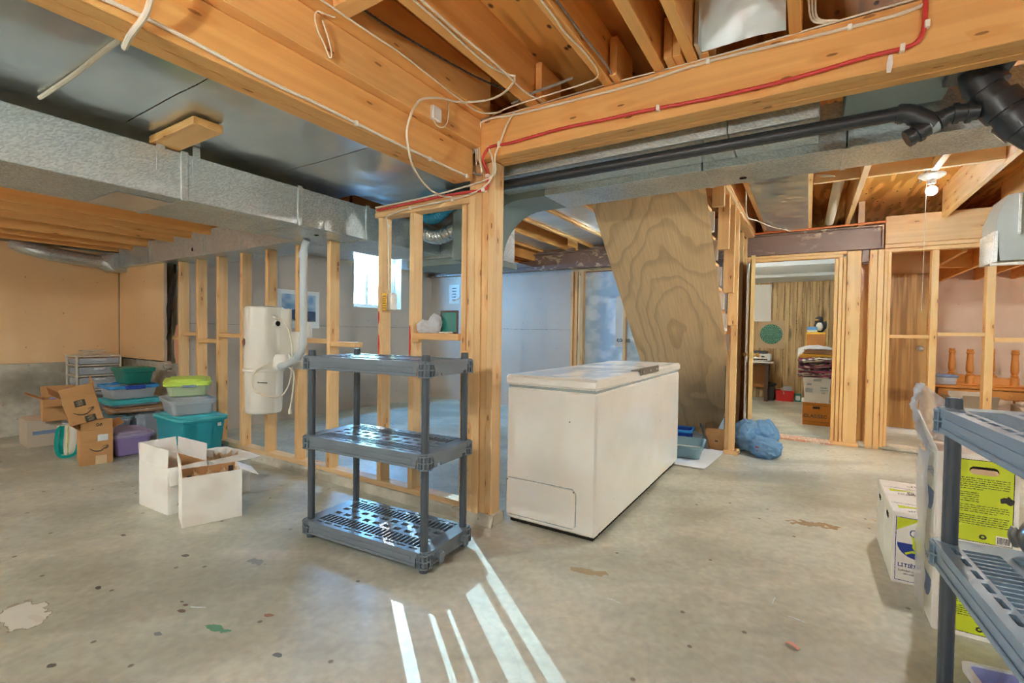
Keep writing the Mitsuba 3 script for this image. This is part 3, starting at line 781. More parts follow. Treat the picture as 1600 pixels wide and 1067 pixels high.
put('plug', tf(lathe([(0, 0.004), (0.016, 0.003), (0.018, 0)][::-1], 14), (-5.16, 2.279, 1.96), rx=90), 'dark_hole', br)
put('round_pipe', tube([(-7.02, 1.68, 1.97), (-7.02, 2.05, 1.94), (-7.02, 2.12, 1.94)], 0.075, 18, 4), 'galvanized', br, smooth=40)
put('collar', tf(loft([(0.17, 0.17, 0.08, 0.0), (0.19, 0.19, 0.09, 0.03), (0.22, 0.22, 0.02, 0.1)]), (-7.02, 2.12, 1.94), rx=-90), 'galvanized', br, smooth=30)
put('end_cap', box(-7.14, -6.954, 2.2, 2.68, 1.84, 2.06, 0.01), 'galvanized', br)
put('elbow', tube([(-7.02, 1.70, 1.97), (-7.03, 1.60, 1.99), (-7.10, 1.52, 2.02), (-7.17, 1.46, 2.06)], 0.072, 18, 4), 'galvanized', br, smooth=40)
def pans(y0, y1):
    return thick(wavy(26, 40, lambda a, b: (-2.88 + 0.975 * a, y0 + (y1 - y0) * b, 2.20 + 0.022 * (meshkit.fbm(np.array([a * 2.6, (y0 + (y1 - y0) * b) * 2.2, 3.0]), 3) - 0.5) - 0.006 * math.sin(math.pi * b))), 0.0015)
rp = thing('return_panning', 'wide shiny sheet metal panels nailed under the joists beside the main duct', 'sheet metal')
for y0, y1 in ((-1.6, -0.32), (-0.315, 0.968), (0.973, 1.80), (1.805, 2.78)):
    put('metal_sheet', pans(y0, y1), 'sheet_metal', rp, smooth=30)
put('metal_sheet', box(-3.6, -2.88, -2.5, 2.4, 2.21, 2.214, 0), 'sheet_metal', rp)
tag(lum('wood_block', None, -2.93, -2.46, 1.09, 1.225, 2.15, 2.188, 0, 0.7), 'short orange board wedged between the main duct and the metal sheets', 'board')
tr = thing('trunk_duct', 'long flat grey trunk duct crossing under the joists behind the orange beam', 'duct')
for x0, x1 in ((-1.60, -0.555), (-0.55, 0.14), (0.145, 1.6)):
    put('section', box(x0, x1, 2.95, 3.31, 2.155, 2.40, 0.004), 'galvanized', tr)
for x in (-0.552, 0.142):
    put('drive_cleat', box(x - 0.014, x + 0.014, 2.945, 3.312, 2.15, 2.156, 0.001), 'galvanized', tr)
put('plug', tf(lathe([(0, 0.003), (0.02, 0.002), (0.022, 0)][::-1], 14), (-0.36, 3.2, 2.154), rx=180), 'dark_hole', tr)
ang = np.linspace(0, 90, 10)
pr = [(-1.60, 2.40), (-2.42, 2.40), (-2.42, 1.76), (-2.175, 1.76)] + [(-1.80 - 0.375 * math.cos(math.radians(t)), 1.78 + 0.375 * math.sin(math.radians(t))) for t in ang] + [(-1.60, 2.155)]
from shapely.geometry import Polygon
def extr(poly, lo, hi, axis='y'):
    m = trimesh.creation.extrude_polygon(Polygon(poly), hi - lo, engine='earcut')
    M = np.eye(4)
    if axis == 'y':
        M[:3, :3] = [[1, 0, 0], [0, 0, -1], [0, 1, 0]]; M[1, 3] = hi
    elif axis == 'x':
        M[:3, :3] = [[0, 0, 1], [1, 0, 0], [0, 1, 0]]; M[0, 3] = lo
    else:
        M[2, 3] = lo
    m.apply_transform(M)
    return m
put('elbow', extr(pr, 2.95, 3.31), 'grey_paint_metal', tr, smooth=30, label='curved drop at the end of the trunk')
rd = thing('return_duct', 'shorter flat metal duct beside the trunk duct, directly behind the orange beam', 'duct')
put('section', box(-1.9, -0.37, 2.58, 2.945, 2.20, 2.46, 0.004), 'galvanized', rd)
put('section', box(-0.366, 0.02, 2.58, 2.945, 2.20, 2.46, 0.004), 'galvanized', rd)
put('drive_cleat', box(-0.505, -0.48, 2.575, 2.945, 2.195, 2.201, 0.001), 'galvanized', rd)
put('patch', box(-0.36, -0.22, 2.66, 2.74, 2.197, 2.199, 0.0005), 'sheet_metal', rd)
bd = thing('back_duct', 'dusty duct piece hanging behind the black drain pipe at right', 'duct')
put('section', box(0.12, 0.5, 2.56, 2.93, 2.30, 2.46, 0.004), 'grey_paint_metal', bd)
put('drive_cleat', box(0.28, 0.31, 2.552, 2.56, 2.29, 2.46, 0.002), 'grey_paint_metal', bd)
pl = thing('furnace_plenum', 'galvanized furnace plenum behind the stud partition', 'duct')
put('box', box(-3.3, -2.46, 3.36, 3.95, 1.86, 2.42, 0.006), 'galvanized', pl)
put('flange', box(-3.32, -2.44, 3.355, 3.97, 1.80, 1.86, 0.004), 'grey_paint_metal', pl)
put('drum', cyl((-2.66, 3.30, 1.99), (-2.66, 3.36, 1.99), 0.12, 24), 'galvanized', pl, smooth=40)
put('outlet', box(-2.899, -2.82, 2.94, 3.10, 2.0, 2.12, 0.004), 'galvanized', pl)
def flex(name, pts, r, mat, lab):
    P = smooth_path(pts, 16)
    R = [r * (1 + 0.07 * (1 if i % 2 else -1)) for i in range(len(P))]
    put(name, tube(P, np.array(R), 14, 0), mat, None, smooth=40, label=lab, cat='flexible duct')
flex('flexible_duct', [(-2.85, 3.0, 2.06), (-2.62, 3.0, 1.975), (-2.38, 3.02, 2.05), (-2.30, 3.05, 2.12)], 0.062, 'sheet_metal', 'silver flexible duct sagging behind the studs')
flex('flexible_duct', [(-2.80, 2.92, 2.17), (-2.60, 2.92, 2.10), (-2.42, 2.90, 2.17), (-2.2, 2.90, 2.30)], 0.042, 'flex_blue', 'thin blue flexible duct above the silver one')
bo = thing('metal_boot', 'shiny bent metal boot between the joists above the orange beam', 'duct')
put('face', thick(wavy(18, 14, lambda a, b: (-0.44 + 0.33 * a, 2.28 - 0.10 * b + 0.012 * (meshkit.fbm(np.array([a * 4, b * 4, 2.0]), 3) - 0.5) + 0.05 * max(0, a - 0.74), 2.475 + 0.215 * b)), 0.0015), 'sheet_metal', bo, smooth=30)
put('side', box(-0.458, -0.44, 2.2, 2.45, 2.47, 2.68, 0.002), 'sheet_metal', bo)
rb = thing('register_boot', 'grey metal duct elbow at the far right under the joists', 'duct')
put('riser', extr([(1.21, 2.12), (1.27, 2.30), (1.75, 2.36), (1.9, 2.36), (1.9, 1.80), (1.24, 1.80), (1.21, 2.0)][::-1], 5.1, 5.45), 'grey_paint_metal', rb, smooth=30)
put('flange', box(1.20, 1.222, 5.09, 5.46, 1.79, 2.03, 0.002), 'galvanized', rb)
put('seam', box(1.33, 1.345, 5.085, 5.1, 1.99, 2.30, 0.002), 'galvanized', rb)
tag(put('white_pipe', cyl((1.19, 5.12, 1.775), (2.4, 5.12, 1.775), 0.014, 12), 'white_paint', smooth=40), 'thin white pipe under the grey duct elbow at right', 'pipe')

# ---------------------------------------------------------------- pipes
dp = thing('drain_pipe', 'black plastic drain pipe with fittings hanging below the ducts', 'pipe')
put('pipe', cyl((-2.2, 2.62, 2.160), (0.33, 2.62, 2.160), 0.030, 20), 'abs_black', dp, smooth=40)
put('fitting', tube([(0.30, 2.62, 2.160), (0.345, 2.62, 2.150), (0.43, 2.62, 2.085)], 0.038, 18, 4), 'abs_black', dp, smooth=40)
put('wye', tube([(0.345, 2.62, 2.05), (0.40, 2.62, 2.08), (0.475, 2.62, 2.118), (0.56, 2.62, 2.112)], 0.034, 18, 4), 'abs_black', dp, smooth=40)
put('cleanout_plug', cyl((0.335, 2.62, 2.045), (0.352, 2.62, 2.054), 0.037, 18), 'abs_black', dp, smooth=40)
for x, z, dx, dz in ((0.315, 2.157, 1, -0.1), (0.36, 2.14, 1, -0.6), (0.372, 2.065, 1, 0.6), (0.44, 2.10, 1, 0.55), (0.49, 2.119, 1, 0), (0.53, 2.114, 1, -0.05)):
    q = np.array([dx, 0, dz]) / math.hypot(dx, dz) * 0.008
    put('hub_ring', cyl(tuple(np.array([x, 2.62, z]) - q), tuple(np.array([x, 2.62, z]) + q), 0.041, 20), 'abs_black', dp, smooth=40)
put('pipe_sticker', tube([(0.405, 2.62, 2.083), (0.43, 2.62, 2.095)], 0.0346, 18, 0), 'tape_grey', dp, smooth=40)
sk = thing('soil_stack', 'thick black soil stack bending down at the top right', 'pipe')
put('pipe', tube([(0.55, 2.64, 2.50), (0.55, 2.64, 2.33), (0.57, 2.64, 2.22), (0.64, 2.63, 2.10), (0.74, 2.62, 1.97), (0.95, 2.62, 1.85), (1.6, 2.62, 1.80)], 0.060, 24, 6), 'abs_black', sk, smooth=40)
for p0, p1, r in (((0.55, 2.64, 2.33), (0.557, 2.64, 2.29), 0.07), ((0.572, 2.64, 2.23), (0.592, 2.637, 2.195), 0.071), ((0.61, 2.633, 2.15), (0.645, 2.63, 2.095), 0.073), ((0.66, 2.627, 2.075), (0.70, 2.622, 2.02), 0.076)):
    put('hub_ring', cyl(p0, p1, r, 24), 'abs_black', sk, smooth=40)
put('bracket', box(0.46, 0.66, 2.56, 2.72, 2.27, 2.47, 0.006), 'black_plastic', sk)
vp = thing('vent_pipe', 'pale pipe rising between the joists over the doorway', 'pipe')
put('pipe', cyl((0.20, 4.3, 2.56), (0.16, 6.1, 2.42), 0.042, 18), 'beige_plastic', vp, smooth=40)

red = thing('red_pipe', 'red plastic water pipe clipped along the orange beam and down the post', 'pipe')
put('pipe', tube([(0.339, 2.318, 2.52), (0.339, 2.318, 2.40), (0.335, 2.318, 2.337), (0.318, 2.318, 2.306), (0.28, 2.318, 2.294), (0.163, 2.318, 2.293), (0.0, 2.318, 2.281), (-0.174, 2.318, 2.274), (-0.422, 2.318, 2.276), (-0.725, 2.318, 2.289), (-0.924, 2.318, 2.292), (-1.166, 2.318, 2.298), (-1.477, 2.318, 2.286), (-1.589, 2.318, 2.293), (-1.645, 2.32, 2.283), (-1.685, 2.33, 2.24), (-1.69, 2.355, 2.205), (-1.674, 2.364, 2.16), (-1.672, 2.364, 2.085), (-1.70, 2.364, 2.06), (-1.833, 2.366, 2.066), (-2.069, 2.366, 2.068), (-2.326, 2.366, 2.061), (-2.64, 2.366, 2.052)], 0.0085, 8, 5), 'pipe_red', red, smooth=50)
for x, z in ((0.345, 2.36), (0.275, 2.294), (-0.64, 2.285), (-1.56, 2.293)):
    put('clip', box(x - 0.008, x + 0.008, 2.304, 2.33, z - 0.014, z + 0.014, 0.002), 'staple_white', red)
for x, z in ((-1.672, 2.14), (-1.70, 2.058)):
    put('clip', box(x - 0.012, x + 0.012, 2.35, 2.378, z - 0.01, z + 0.01, 0.002), 'staple_white', red)

# ---------------------------------------------------------------- cables
def cable(label, pts, r=0.005, mat='cable_white', sm=5, name='cable', clips=(), group=None):
    k = put(name, tube(pts, r, 7, sm), mat, None, smooth=50, label=label, cat='cable', group=group)
    for c in clips:
        put('staple', box(c[0] - 0.008, c[0] + 0.008, c[1] - 0.008, c[1] + 0.008, c[2] - 0.011, c[2] + 0.011, 0.002), 'staple_white', k)
    return k
cable('thick white cable running up the beam end and along the top of the orange beam', [(-1.698, 2.34, 2.16), (-1.706, 2.323, 2.25), (-1.706, 2.32, 2.42), (-1.683, 2.32, 2.452), (-1.595, 2.322, 2.458), (-1.483, 2.322, 2.445), (-1.08, 2.322, 2.434), (-0.735, 2.322, 2.432), (-0.438, 2.322, 2.446), (-0.178, 2.322, 2.438), (0.052, 2.322, 2.430), (0.255, 2.322, 2.428), (0.34, 2.322, 2.44)], 0.007, clips=((-0.42, 2.322, 2.446), (0.11, 2.322, 2.43)))
for i in range(3):
    cable('thin cable lying in the bundle on top of the orange beam', [(-1.735 + 0.004 * i, 2.33, 2.2 + 0.02 * i), (-1.735 + 0.006 * i, 2.322, 2.43), (-1.70, 2.33 + 0.01 * i, 2.471)] + [(x, 2.332 + 0.016 * i, 2.471 + 0.004 * math.sin(x * 5 + i * 2) + 0.001 * i) for x in np.arange(-1.5, 0.7, 0.3)], 0.004, 'cable_white' if i != 1 else 'cable_grey', group='cables bundled on the orange beam')
cable('white cable clipped along the lower left beam', [(-1.748, -1.5, 2.13), (-1.748, 0.2, 2.13), (-1.748, 0.634, 2.146), (-1.748, 0.983, 2.13), (-1.748, 1.236, 2.131), (-1.748, 1.441, 2.126), (-1.748, 1.707, 2.12), (-1.748, 1.938, 2.122), (-1.75, 2.273, 2.122)], 0.007, clips=((-1.748, 1.44, 2.126), (-1.748, 1.93, 2.12), (-1.748, 2.25, 2.12)))
cable('white cable hanging in a big loop from the joists down to the partition', [(-1.26, 2.0, 2.462), (-1.30, 2.05, 2.46), (-1.42, 2.12, 2.462), (-1.55, 2.16, 2.48), (-1.66, 2.08, 2.463), (-1.665, 1.91, 2.415), (-1.66, 1.773, 2.351), (-1.66, 1.715, 2.286), (-1.66, 1.686, 2.222), (-1.665, 1.672, 2.155), (-1.68, 1.70, 2.09), (-1.74, 1.80, 2.03), (-1.83, 2.0, 2.0), (-1.94, 2.25, 2.03), (-1.937, 2.345, 2.045)], 0.006)
cable('white cable stapled under the first joist at centre', [(-1.31, 0.2, 2.462), (-1.31, 1.35, 2.462), (-1.315, 1.60, 2.462), (-1.32, 1.83, 2.462), (-1.29, 1.96, 2.462), (-1.26, 2.0, 2.462)], 0.005)
cable('white cable running beside the first joist and onto the beam', [(-1.283, 0.2, 2.46), (-1.283, 1.334, 2.46), (-1.286, 1.599, 2.46), (-1.28, 1.857, 2.46), (-1.296, 2.16, 2.462), (-1.27, 2.32, 2.472)], 0.005)
cable('white cable stapled under the second joist, crossing to the beam corner', [(-0.895, 0.4, 2.461), (-0.892, 1.587, 2.461), (-0.90, 1.804, 2.461), (-0.886, 1.97, 2.461), (-0.888, 2.134, 2.461), (-0.915, 2.215, 2.46), (-0.984, 2.235, 2.459), (-1.15, 2.245, 2.46), (-1.428, 2.26, 2.462), (-1.6, 2.30, 2.466)], 0.004)
cable('dark cable along the side of the second joist', [(-0.868, 0.4, 2.50), (-0.868, 1.6, 2.50), (-0.862, 1.9, 2.49), (-0.85, 2.15, 2.48), (-0.86, 2.3, 2.48)], 0.005, 'cable_grey')
cable('black cable sagging across the first joist bay', [(-1.66, 1.18, 2.56), (-1.628, 1.32, 2.55), (-1.615, 1.49, 2.545), (-1.571, 1.764, 2.54), (-1.531, 2.02, 2.545), (-1.45, 2.2, 2.53), (-1.38, 2.28, 2.52)], 0.005, 'cable_black')
cable('grey cable end poking over the beam between two joists', [(-1.44, 2.26, 2.478), (-1.29, 2.22, 2.478), (-1.15, 2.2, 2.474), (-1.04, 2.2, 2.484)], 0.007, 'cable_grey')
cable('thin white cable along the top left beam toward the corner', [(-1.626, 0.2, 2.462), (-1.615, 1.313, 2.462), (-1.606, 1.545, 2.46), (-1.619, 1.773, 2.458), (-1.638, 2.023, 2.458), (-1.635, 2.225, 2.458), (-1.54, 2.3, 2.468)], 0.004)
cable('white cable hooked in a narrow loop over the upper left beam', [(-1.66, 1.26, 2.465), (-1.675, 1.22, 2.462), (-1.686, 1.195, 2.46), (-1.69, 1.187, 2.43), (-1.69, 1.203, 2.385), (-1.69, 1.228, 2.355), (-1.69, 1.256, 2.31), (-1.688, 1.264, 2.33), (-1.688, 1.25, 2.38), (-1.688, 1.22, 2.44)], 0.0035)
cable('thick white cable dropping off the left beam and crossing the metal sheets to the duct', [(-1.69, 0.636, 2.32), (-1.69, 0.64, 2.24), (-1.715, 0.634, 2.15), (-1.78, 0.615, 2.09), (-1.90, 0.64, 2.10), (-1.99, 0.665, 2.17), (-2.18, 0.671, 2.186), (-2.5, 0.672, 2.186), (-2.86, 0.662, 2.186)], 0.009)
tag(put('paint_daub', ribbon([(0.243, 2.3285, 2.285), (0.24, 2.3285, 2.25), (0.238, 2.3285, 2.218)], [0.012, 0.02, 0.014], (0, -1, 0)), 'white_paint', 'ceiling'), 'white paint daub on the orange beam')
jb = thing('junction_box', 'small white box screwed to the upper left beam near the post', 'junction box')
put('body', box(-1.70, -1.675, 1.870, 1.940, 2.30, 2.372, 0.005), 'white_plastic', jb)
put('lead', tube([(-1.686, 1.885, 2.30), (-1.68, 1.90, 2.277), (-1.68, 1.945, 2.278), (-1.68, 1.985, 2.315), (-1.682, 2.0, 2.365), (-1.684, 2.004, 2.442)], 0.003, 7, 5), 'cable_white', jb, smooth=50)
cable('pale cable lying along the partition top plate', [(-2.66, 2.368, 2.074), (-2.307, 2.368, 2.078), (-1.972, 2.366, 2.092), (-1.673, 2.36, 2.12), (-1.60, 2.34, 2.15), (-1.585, 2.31, 2.22), (-1.545, 2.31, 2.31), (-1.50, 2.31, 2.40), (-1.455, 2.32, 2.462)], 0.0055)
cable('pale cable looping under the top plate to a stud', [(-2.52, 2.37, 1.47), (-2.524, 2.37, 1.75), (-2.53, 2.366, 1.94), (-2.545, 2.364, 1.985), (-2.5, 2.366, 2.006), (-2.316, 2.366, 2.027), (-1.98, 2.366, 2.035), (-1.80, 2.364, 2.05), (-1.68, 2.358, 2.085), (-1.625, 2.35, 2.15), (-1.62, 2.335, 2.22), (-1.64, 2.315, 2.30)], 0.006, clips=((-2.53, 2.37, 1.93), (-2.316, 2.366, 2.027), (-1.95, 2.366, 2.036)))
cable('grey cable bent around the beam end beside the post', [(-1.72, 2.33, 2.42), (-1.745, 2.325, 2.30), (-1.77, 2.325, 2.27), (-1.785, 2.33, 2.20), (-1.75, 2.34, 2.16), (-1.70, 2.345, 2.15)], 0.006, 'cable_grey')
for i in range(3):
    cable('white wire in the loose bundle hanging beside the metal boot', [(-0.06 + 0.01 * i, 2.2, 2.66), (-0.035 + 0.012 * i, 2.24, 2.56), (-0.02 + 0.01 * i, 2.3, 2.49), (0.03 + 0.02 * i, 2.33, 2.474)], 0.004, group='wires beside the metal boot')
cable('orange cable bundle lying on the brown steel beam over the doorway', [(-0.62, 6.25, 2.382), (-0.4, 6.24, 2.39), (-0.1, 6.25, 2.386), (0.3, 6.24, 2.392), (0.66, 6.26, 2.40)], 0.012, 'bundle_orange')
cable('pale cord drooping from the metal sheet to the doorway beam', [(-0.47, 4.4, 2.40), (-0.50, 4.8, 2.28), (-0.47, 5.3, 2.34), (-0.36, 5.9, 2.38), (-0.2, 6.24, 2.382)], 0.006)
cable('white cable coil end beside the joist over the doorway', [(0.02, 4.42, 2.46), (0.10, 4.40, 2.44), (0.14, 4.42, 2.43), (0.05, 4.44, 2.45)], 0.006)
cable('dark cable looped above the lit bulb', [(0.60, 4.9, 2.6), (0.58, 4.6, 2.52), (0.61, 4.52, 2.44), (0.70, 4.50, 2.43), (0.80, 4.54, 2.45), (0.82, 4.64, 2.5), (0.78, 4.9, 2.56), (0.82, 5.6, 2.6)], 0.007, 'cable_grey')
cable('thin white cable dangling under the plenum behind the studs', [(-2.62, 3.42, 1.805), (-2.60, 3.42, 1.66), (-2.66, 3.38, 1.52), (-2.72, 3.34, 1.46)], 0.005)

# ---------------------------------------------------------------- chest freezer
fz = thing('chest_freezer', 'long white chest freezer with a frosted lid standing against the post', 'freezer')
put('body', box(-1.60, -1.0, 2.505, 4.50, 0.025, 0.852, 0.012), 'enamel', fz)
put('base', box(-1.58, -1.02, 2.53, 4.48, 0.0, 0.03, 0.002), 'dark_hole', fz)
put('gasket', box(-1.592, -1.008, 2.513, 4.492, 0.85, 0.868, 0.003), 'tape_grey', fz, label='grey lid seal')
put('lid', box(-1.608, -0.992, 2.495, 4.508, 0.867, 0.93, 0.014), 'enamel', fz, label='lid with a frosted worn top')
put('latch', cat(box(-0.994, -0.982, 3.27, 3.73, 0.902, 0.952, 0.004), box(-1.06, -0.985, 3.28, 3.72, 0.928, 0.936, 0.002)), 'gunmetal', fz, label='metal latch plate on the lid edge')
for y in (3.33, 3.5, 3.67):
    put('latch_screw', tf(lathe([(0, 0.004), (0.009, 0.003), (0.011, 0)][::-1], 12), (-0.982, y, 0.927), ry=90), 'nickel', fz + '__latch')
vp = [(x, 2.504, z) for x, z in ((-1.575, 0.285), (-1.14, 0.285), (-1.118, 0.262), (-1.118, 0.075), (-1.14, 0.052), (-1.575, 0.052), (-1.597, 0.075), (-1.597, 0.262), (-1.575, 0.285))]
put('vent_outline', tube(vp, 0.0022, 6, 0), 'tape_grey', fz)
put('vent_panel', box(-1.592, -1.123, 2.499, 2.506, 0.057, 0.28, 0.003), 'enamel', fz)
for x, z in ((-1.13, 0.272), (-1.585, 0.272)):
    put('screw', tf(lathe([(0, 0.003), (0.005, 0.002), (0.006, 0)][::-1], 10), (x, 2.498, z), rx=90), 'gunmetal', fz)

# ---------------------------------------------------------------- shelving racks
from shapely.geometry import box as sbox
from shapely import affinity
from shapely.ops import unary_union
def deck_mesh(L, W):
    hole = []
    n = 10
    for s in (-1, 1):
        for k in range(n):
            cx = -L / 2 + 0.065 + (L - 0.13) * (k + 0.5) / n
            hole.append(sbox(cx - 0.026, s * (W / 2 - 0.032) - 0.007, cx + 0.026, s * (W / 2 - 0.032) + 0.007))
            hole.append(sbox(cx - 0.022, s * 0.033 - 0.015, cx + 0.022, s * 0.033 + 0.015))
        m = 26
        for k in range(m):
            cx = -L / 2 + 0.075 + (L - 0.15) * (k + 0.5) / m
            hole.append(sbox(cx - 0.0105, s * 0.112 - 0.042, cx + 0.0105, s * 0.112 + 0.042))
    plate = sbox(-L / 2, -W / 2, L / 2, W / 2).difference(unary_union(hole + [sbox(a * L / 2 - 0.012, b * W / 2 - 0.012, a * L / 2 + 0.012, b * W / 2 + 0.012) for a in (-1, 1) for b in (-1, 1)]))
    return trimesh.creation.extrude_polygon(plate, 0.028, engine='earcut')
DECK = deck_mesh(0.89, 0.41)
def skirt_mesh(L, W, h, notch):
    """four hollow sides with a rolled lower lip; the short sides carry two notches"""
    out = []
    for s in (-1, 1):
        out.append(box(-L / 2 + 0.062, L / 2 - 0.062, s * W / 2 - s * 0.006, s * W / 2, -h, 0, 0.002))
        out.append(box(-L / 2 + 0.062, L / 2 - 0.062, s * W / 2, s * (W / 2 + 0.006), -h, -h + 0.016, 0.003))
        out.append(box(-L / 2 + 0.09, L / 2 - 0.09, s * W / 2, s * (W / 2 + 0.0025), -h * 0.62, -h * 0.3, 0.001))
        side = sbox(-W / 2 + 0.062, -h, W / 2 - 0.062, 0)
        if notch:
            for c in (-0.10, 0.12):
                side = side.difference(sbox(c - 0.015, -h - 0.01, c + 0.015, -h + 0.016))
        m = trimesh.creation.extrude_polygon(side, 0.006, engine='earcut')
        M = np.eye(4); M[:3, :3] = [[0, 0, 1], [1, 0, 0], [0, 1, 0]]; M[0, 3] = s * L / 2 - (0.006 if s > 0 else 0)
        m.apply_transform(M)
        out.append(m)
    return cat(out)
def corner_mesh(h):
    r = 0.040
    out = [cyl((0, 0, -h - 0.004), (0, 0, 0.007), 0.0265, 20)]
    for z in (-h - 0.002, -h * 0.52, -0.004):
        out.append(cyl((0, 0, z - 0.003), (0, 0, z + 0.003), r, 20))
    for k in range(12):
        out.append(tf(box(0.02, r - 0.001, -0.0022, 0.0022, -h, 0, 0), rz=30 * k))
    return cat(out)
def rack(name, label, loc, rz, tiers, pole_top, mat='shelf_grey', L=0.89, W=0.41):
    t = thing(name, label, 'shelf')
    P = lambda m: tf(m, (loc[0], loc[1], 0), rz=rz)
    h = 0.066
    cx, cy = L / 2 - 0.035, W / 2 - 0.035
    for i, z in enumerate(tiers):
        s = put('shelf', P(tf(DECK, (0, 0, z - 0.028))), mat, t)
        put('skirt', P(tf(skirt_mesh(L, W, h, i > 0), (0, 0, z - 0.006))), mat, s)
        for sx in (-1, 1):
            for sy in (-1, 1):
                put('corner_socket', P(tf(corner_mesh(h), (sx * (cx + 0.006), sy * (cy + 0.006), z - 0.005))), mat, s)
        if i == 0:
            for c in (-0.10, 0.12):
                put('hook', P(tf(cat(box(-0.012, 0.028, -0.02, 0.02, -0.05, -0.02, 0.004), box(0.012, 0.028, -0.017, 0.017, -0.075, -0.02, 0.004)), (L / 2, c, z))), mat, s)
    for sx in (-1, 1):
        for sy in (-1, 1):
            for z0, z1 in zip(tiers[:-1], tiers[1:]):
                put('pole', P(cyl((sx * cx, sy * cy, z0 - 0.01), (sx * cx, sy * cy, z1 - h), 0.0195, 20)), 'shelf_pole', t, smooth=40)
            put('pole_peg', P(cat(cyl((sx * cx, sy * cy, tiers[-1] - 0.01), (sx * cx, sy * cy, pole_top - 0.004), 0.0205, 20), cyl((sx * cx, sy * cy, pole_top - 0.005), (sx * cx, sy * cy, pole_top), 0.0185, 20))), 'shelf_pole', t, smooth=40)
            put('foot', P(cyl((sx * cx, sy * cy, 0.0), (sx * cx, sy * cy, tiers[0] - h), 0.024, 16)), 'shelf_pole', t, smooth=40)
    return t
rack('shelf_rack', 'empty dark grey three-tier plastic shelf rack in front of the stud partition', (-2.01, 1.883), 4.0, (0.105, 0.59, 1.043), 1.076)
rack('shelf_rack', 'grey plastic shelf rack with blue light tinted into its colour, cut off by the right edge of the photo', (0.577, 1.525), -86.0, (0.105, 0.575, 0.985), 1.018, 'shelf_grey_blue_lit')

# ---------------------------------------------------------------- central vacuum and its pipe
cv = thing('central_vacuum', 'white cylindrical central vacuum hung on the stud partition', 'vacuum')
put('motor_housing', tf(lathe([(0, 1.375), (0.125, 1.375), (0.14, 1.368), (0.148, 1.352), (0.148, 1.145), (0.1475, 1.142), (0.1475, 1.138), (0.148, 1.135), (0.148, 0.868), (0, 0.868)][::-1], 40), (-3.80, 2.215, 0)), 'vac_white', cv, smooth=35)
put('rim', tf(lathe([(0.150, 0.872), (0.157, 0.868), (0.158, 0.852), (0.152, 0.842), (0.14, 0.842)][::-1], 40), (-3.80, 2.215, 0)), 'vac_white', cv, smooth=35)
put('dirt_canister', tf(lathe([(0.145, 0.845), (0.136, 0.52), (0.128, 0.505), (0.11, 0.50), (0, 0.50)][::-1], 40), (-3.80, 2.215, 0)), 'vac_white', cv, smooth=35)
d0 = np.array([0.80, -0.60, 0])
def on_can(dirv, r, z): return np.array([-3.80, 2.215, z]) + np.array(dirv) / np.linalg.norm(dirv) * r
dv = np.array([0.985, 0.1, 0]); dv /= np.linalg.norm(dv)
pt = on_can(dv, 0.145, 1.235)
put('exhaust_port', cyl(tuple(pt - dv * 0.01), tuple(pt + dv * 0.022), 0.03, 20), 'vac_white', cv, smooth=40)
put('port_hole', cyl(tuple(pt + dv * 0.018), tuple(pt + dv * 0.0228), 0.021, 20), 'dark_hole', cv + '__exhaust_port', smooth=40)
pt = on_can(dv, 0.14, 0.89)
put('intake_port', cyl(tuple(pt - dv * 0.02), tuple(pt + dv * 0.05), 0.03, 20), 'white_plastic', cv, smooth=40)
bd_ = np.array([-0.35, -0.94, 0]); bd_ /= np.linalg.norm(bd_)
c0 = on_can(bd_, 0.150, 1.075); ex = np.cross(bd_, [0, 0, 1])
badge = hull([c0 + ex * a + np.array([0, 0, b]) + bd_ * e for a, b in ((0.055, 0.012), (0, 0.04), (-0.03, 0.03), (-0.045, 0), (0, -0.035), (0.02, -0.01)) for e in (-0.006, 0.002)])
put('badge', badge, 'gunmetal', cv, label='small grey badge')
put('badge_panel', hull([c0 + ex * a * 0.6 + np.array([0, 0, b * 0.6 + 0.002]) + bd_ * e for a, b in ((0.05, 0.01), (0, 0.035), (-0.04, 0), (0, -0.03)) for e in (0, 0.003)]), 'toolbox_red', cv + '__badge')
put('mount_strap', box(-3.70, -3.665, 2.20, 2.376, 0.98, 1.36, 0.004), 'vac_white', cv)
put('mount_plate', box(-3.665, -3.48, 2.366, 2.378, 0.86, 1.17, 0.003), 'vac_white', cv)
put('side_pod', tf(lathe([(0, 0.09), (0.05, 0.085), (0.07, 0.05), (0.07, 0), (0, 0)][::-1], 20), (-3.63, 2.27, 0.90)), 'white_plastic', cv, smooth=35)
put('cord', tube([(-3.655, 2.20, 1.29), (-3.58, 2.25, 1.25), (-3.52, 2.27, 1.12), (-3.50, 2.27, 0.95), (-3.52, 2.26, 0.76), (-3.60, 2.22, 0.645), (-3.70, 2.08, 0.70), (-3.69, 2.07, 0.84), (-3.60, 2.15, 0.93)], 0.006, 8, 6), 'cable_white', cv, smooth=50)
put('cord', tube([(-3.53, 2.25, 0.90), (-3.46, 2.26, 0.835), (-3.475, 2.26, 0.69), (-3.492, 2.25, 0.56)], 0.006, 8, 6), 'cable_white', cv, smooth=50)
put('plug', tf(lathe([(0.006, 0.05), (0.013, 0.035), (0.015, 0.0), (0, -0.002)][::-1], 12), (-3.494, 2.25, 0.515)), 'cable_white', cv, smooth=40)
put('clamp', cyl((-3.69, 2.10, 0.765), (-3.60, 2.12, 0.765), 0.005, 8), 'gunmetal', cv)
vpipe = thing('vacuum_pipe', 'grey vacuum pipe dropping from the duct and curving into the canister', 'pipe')
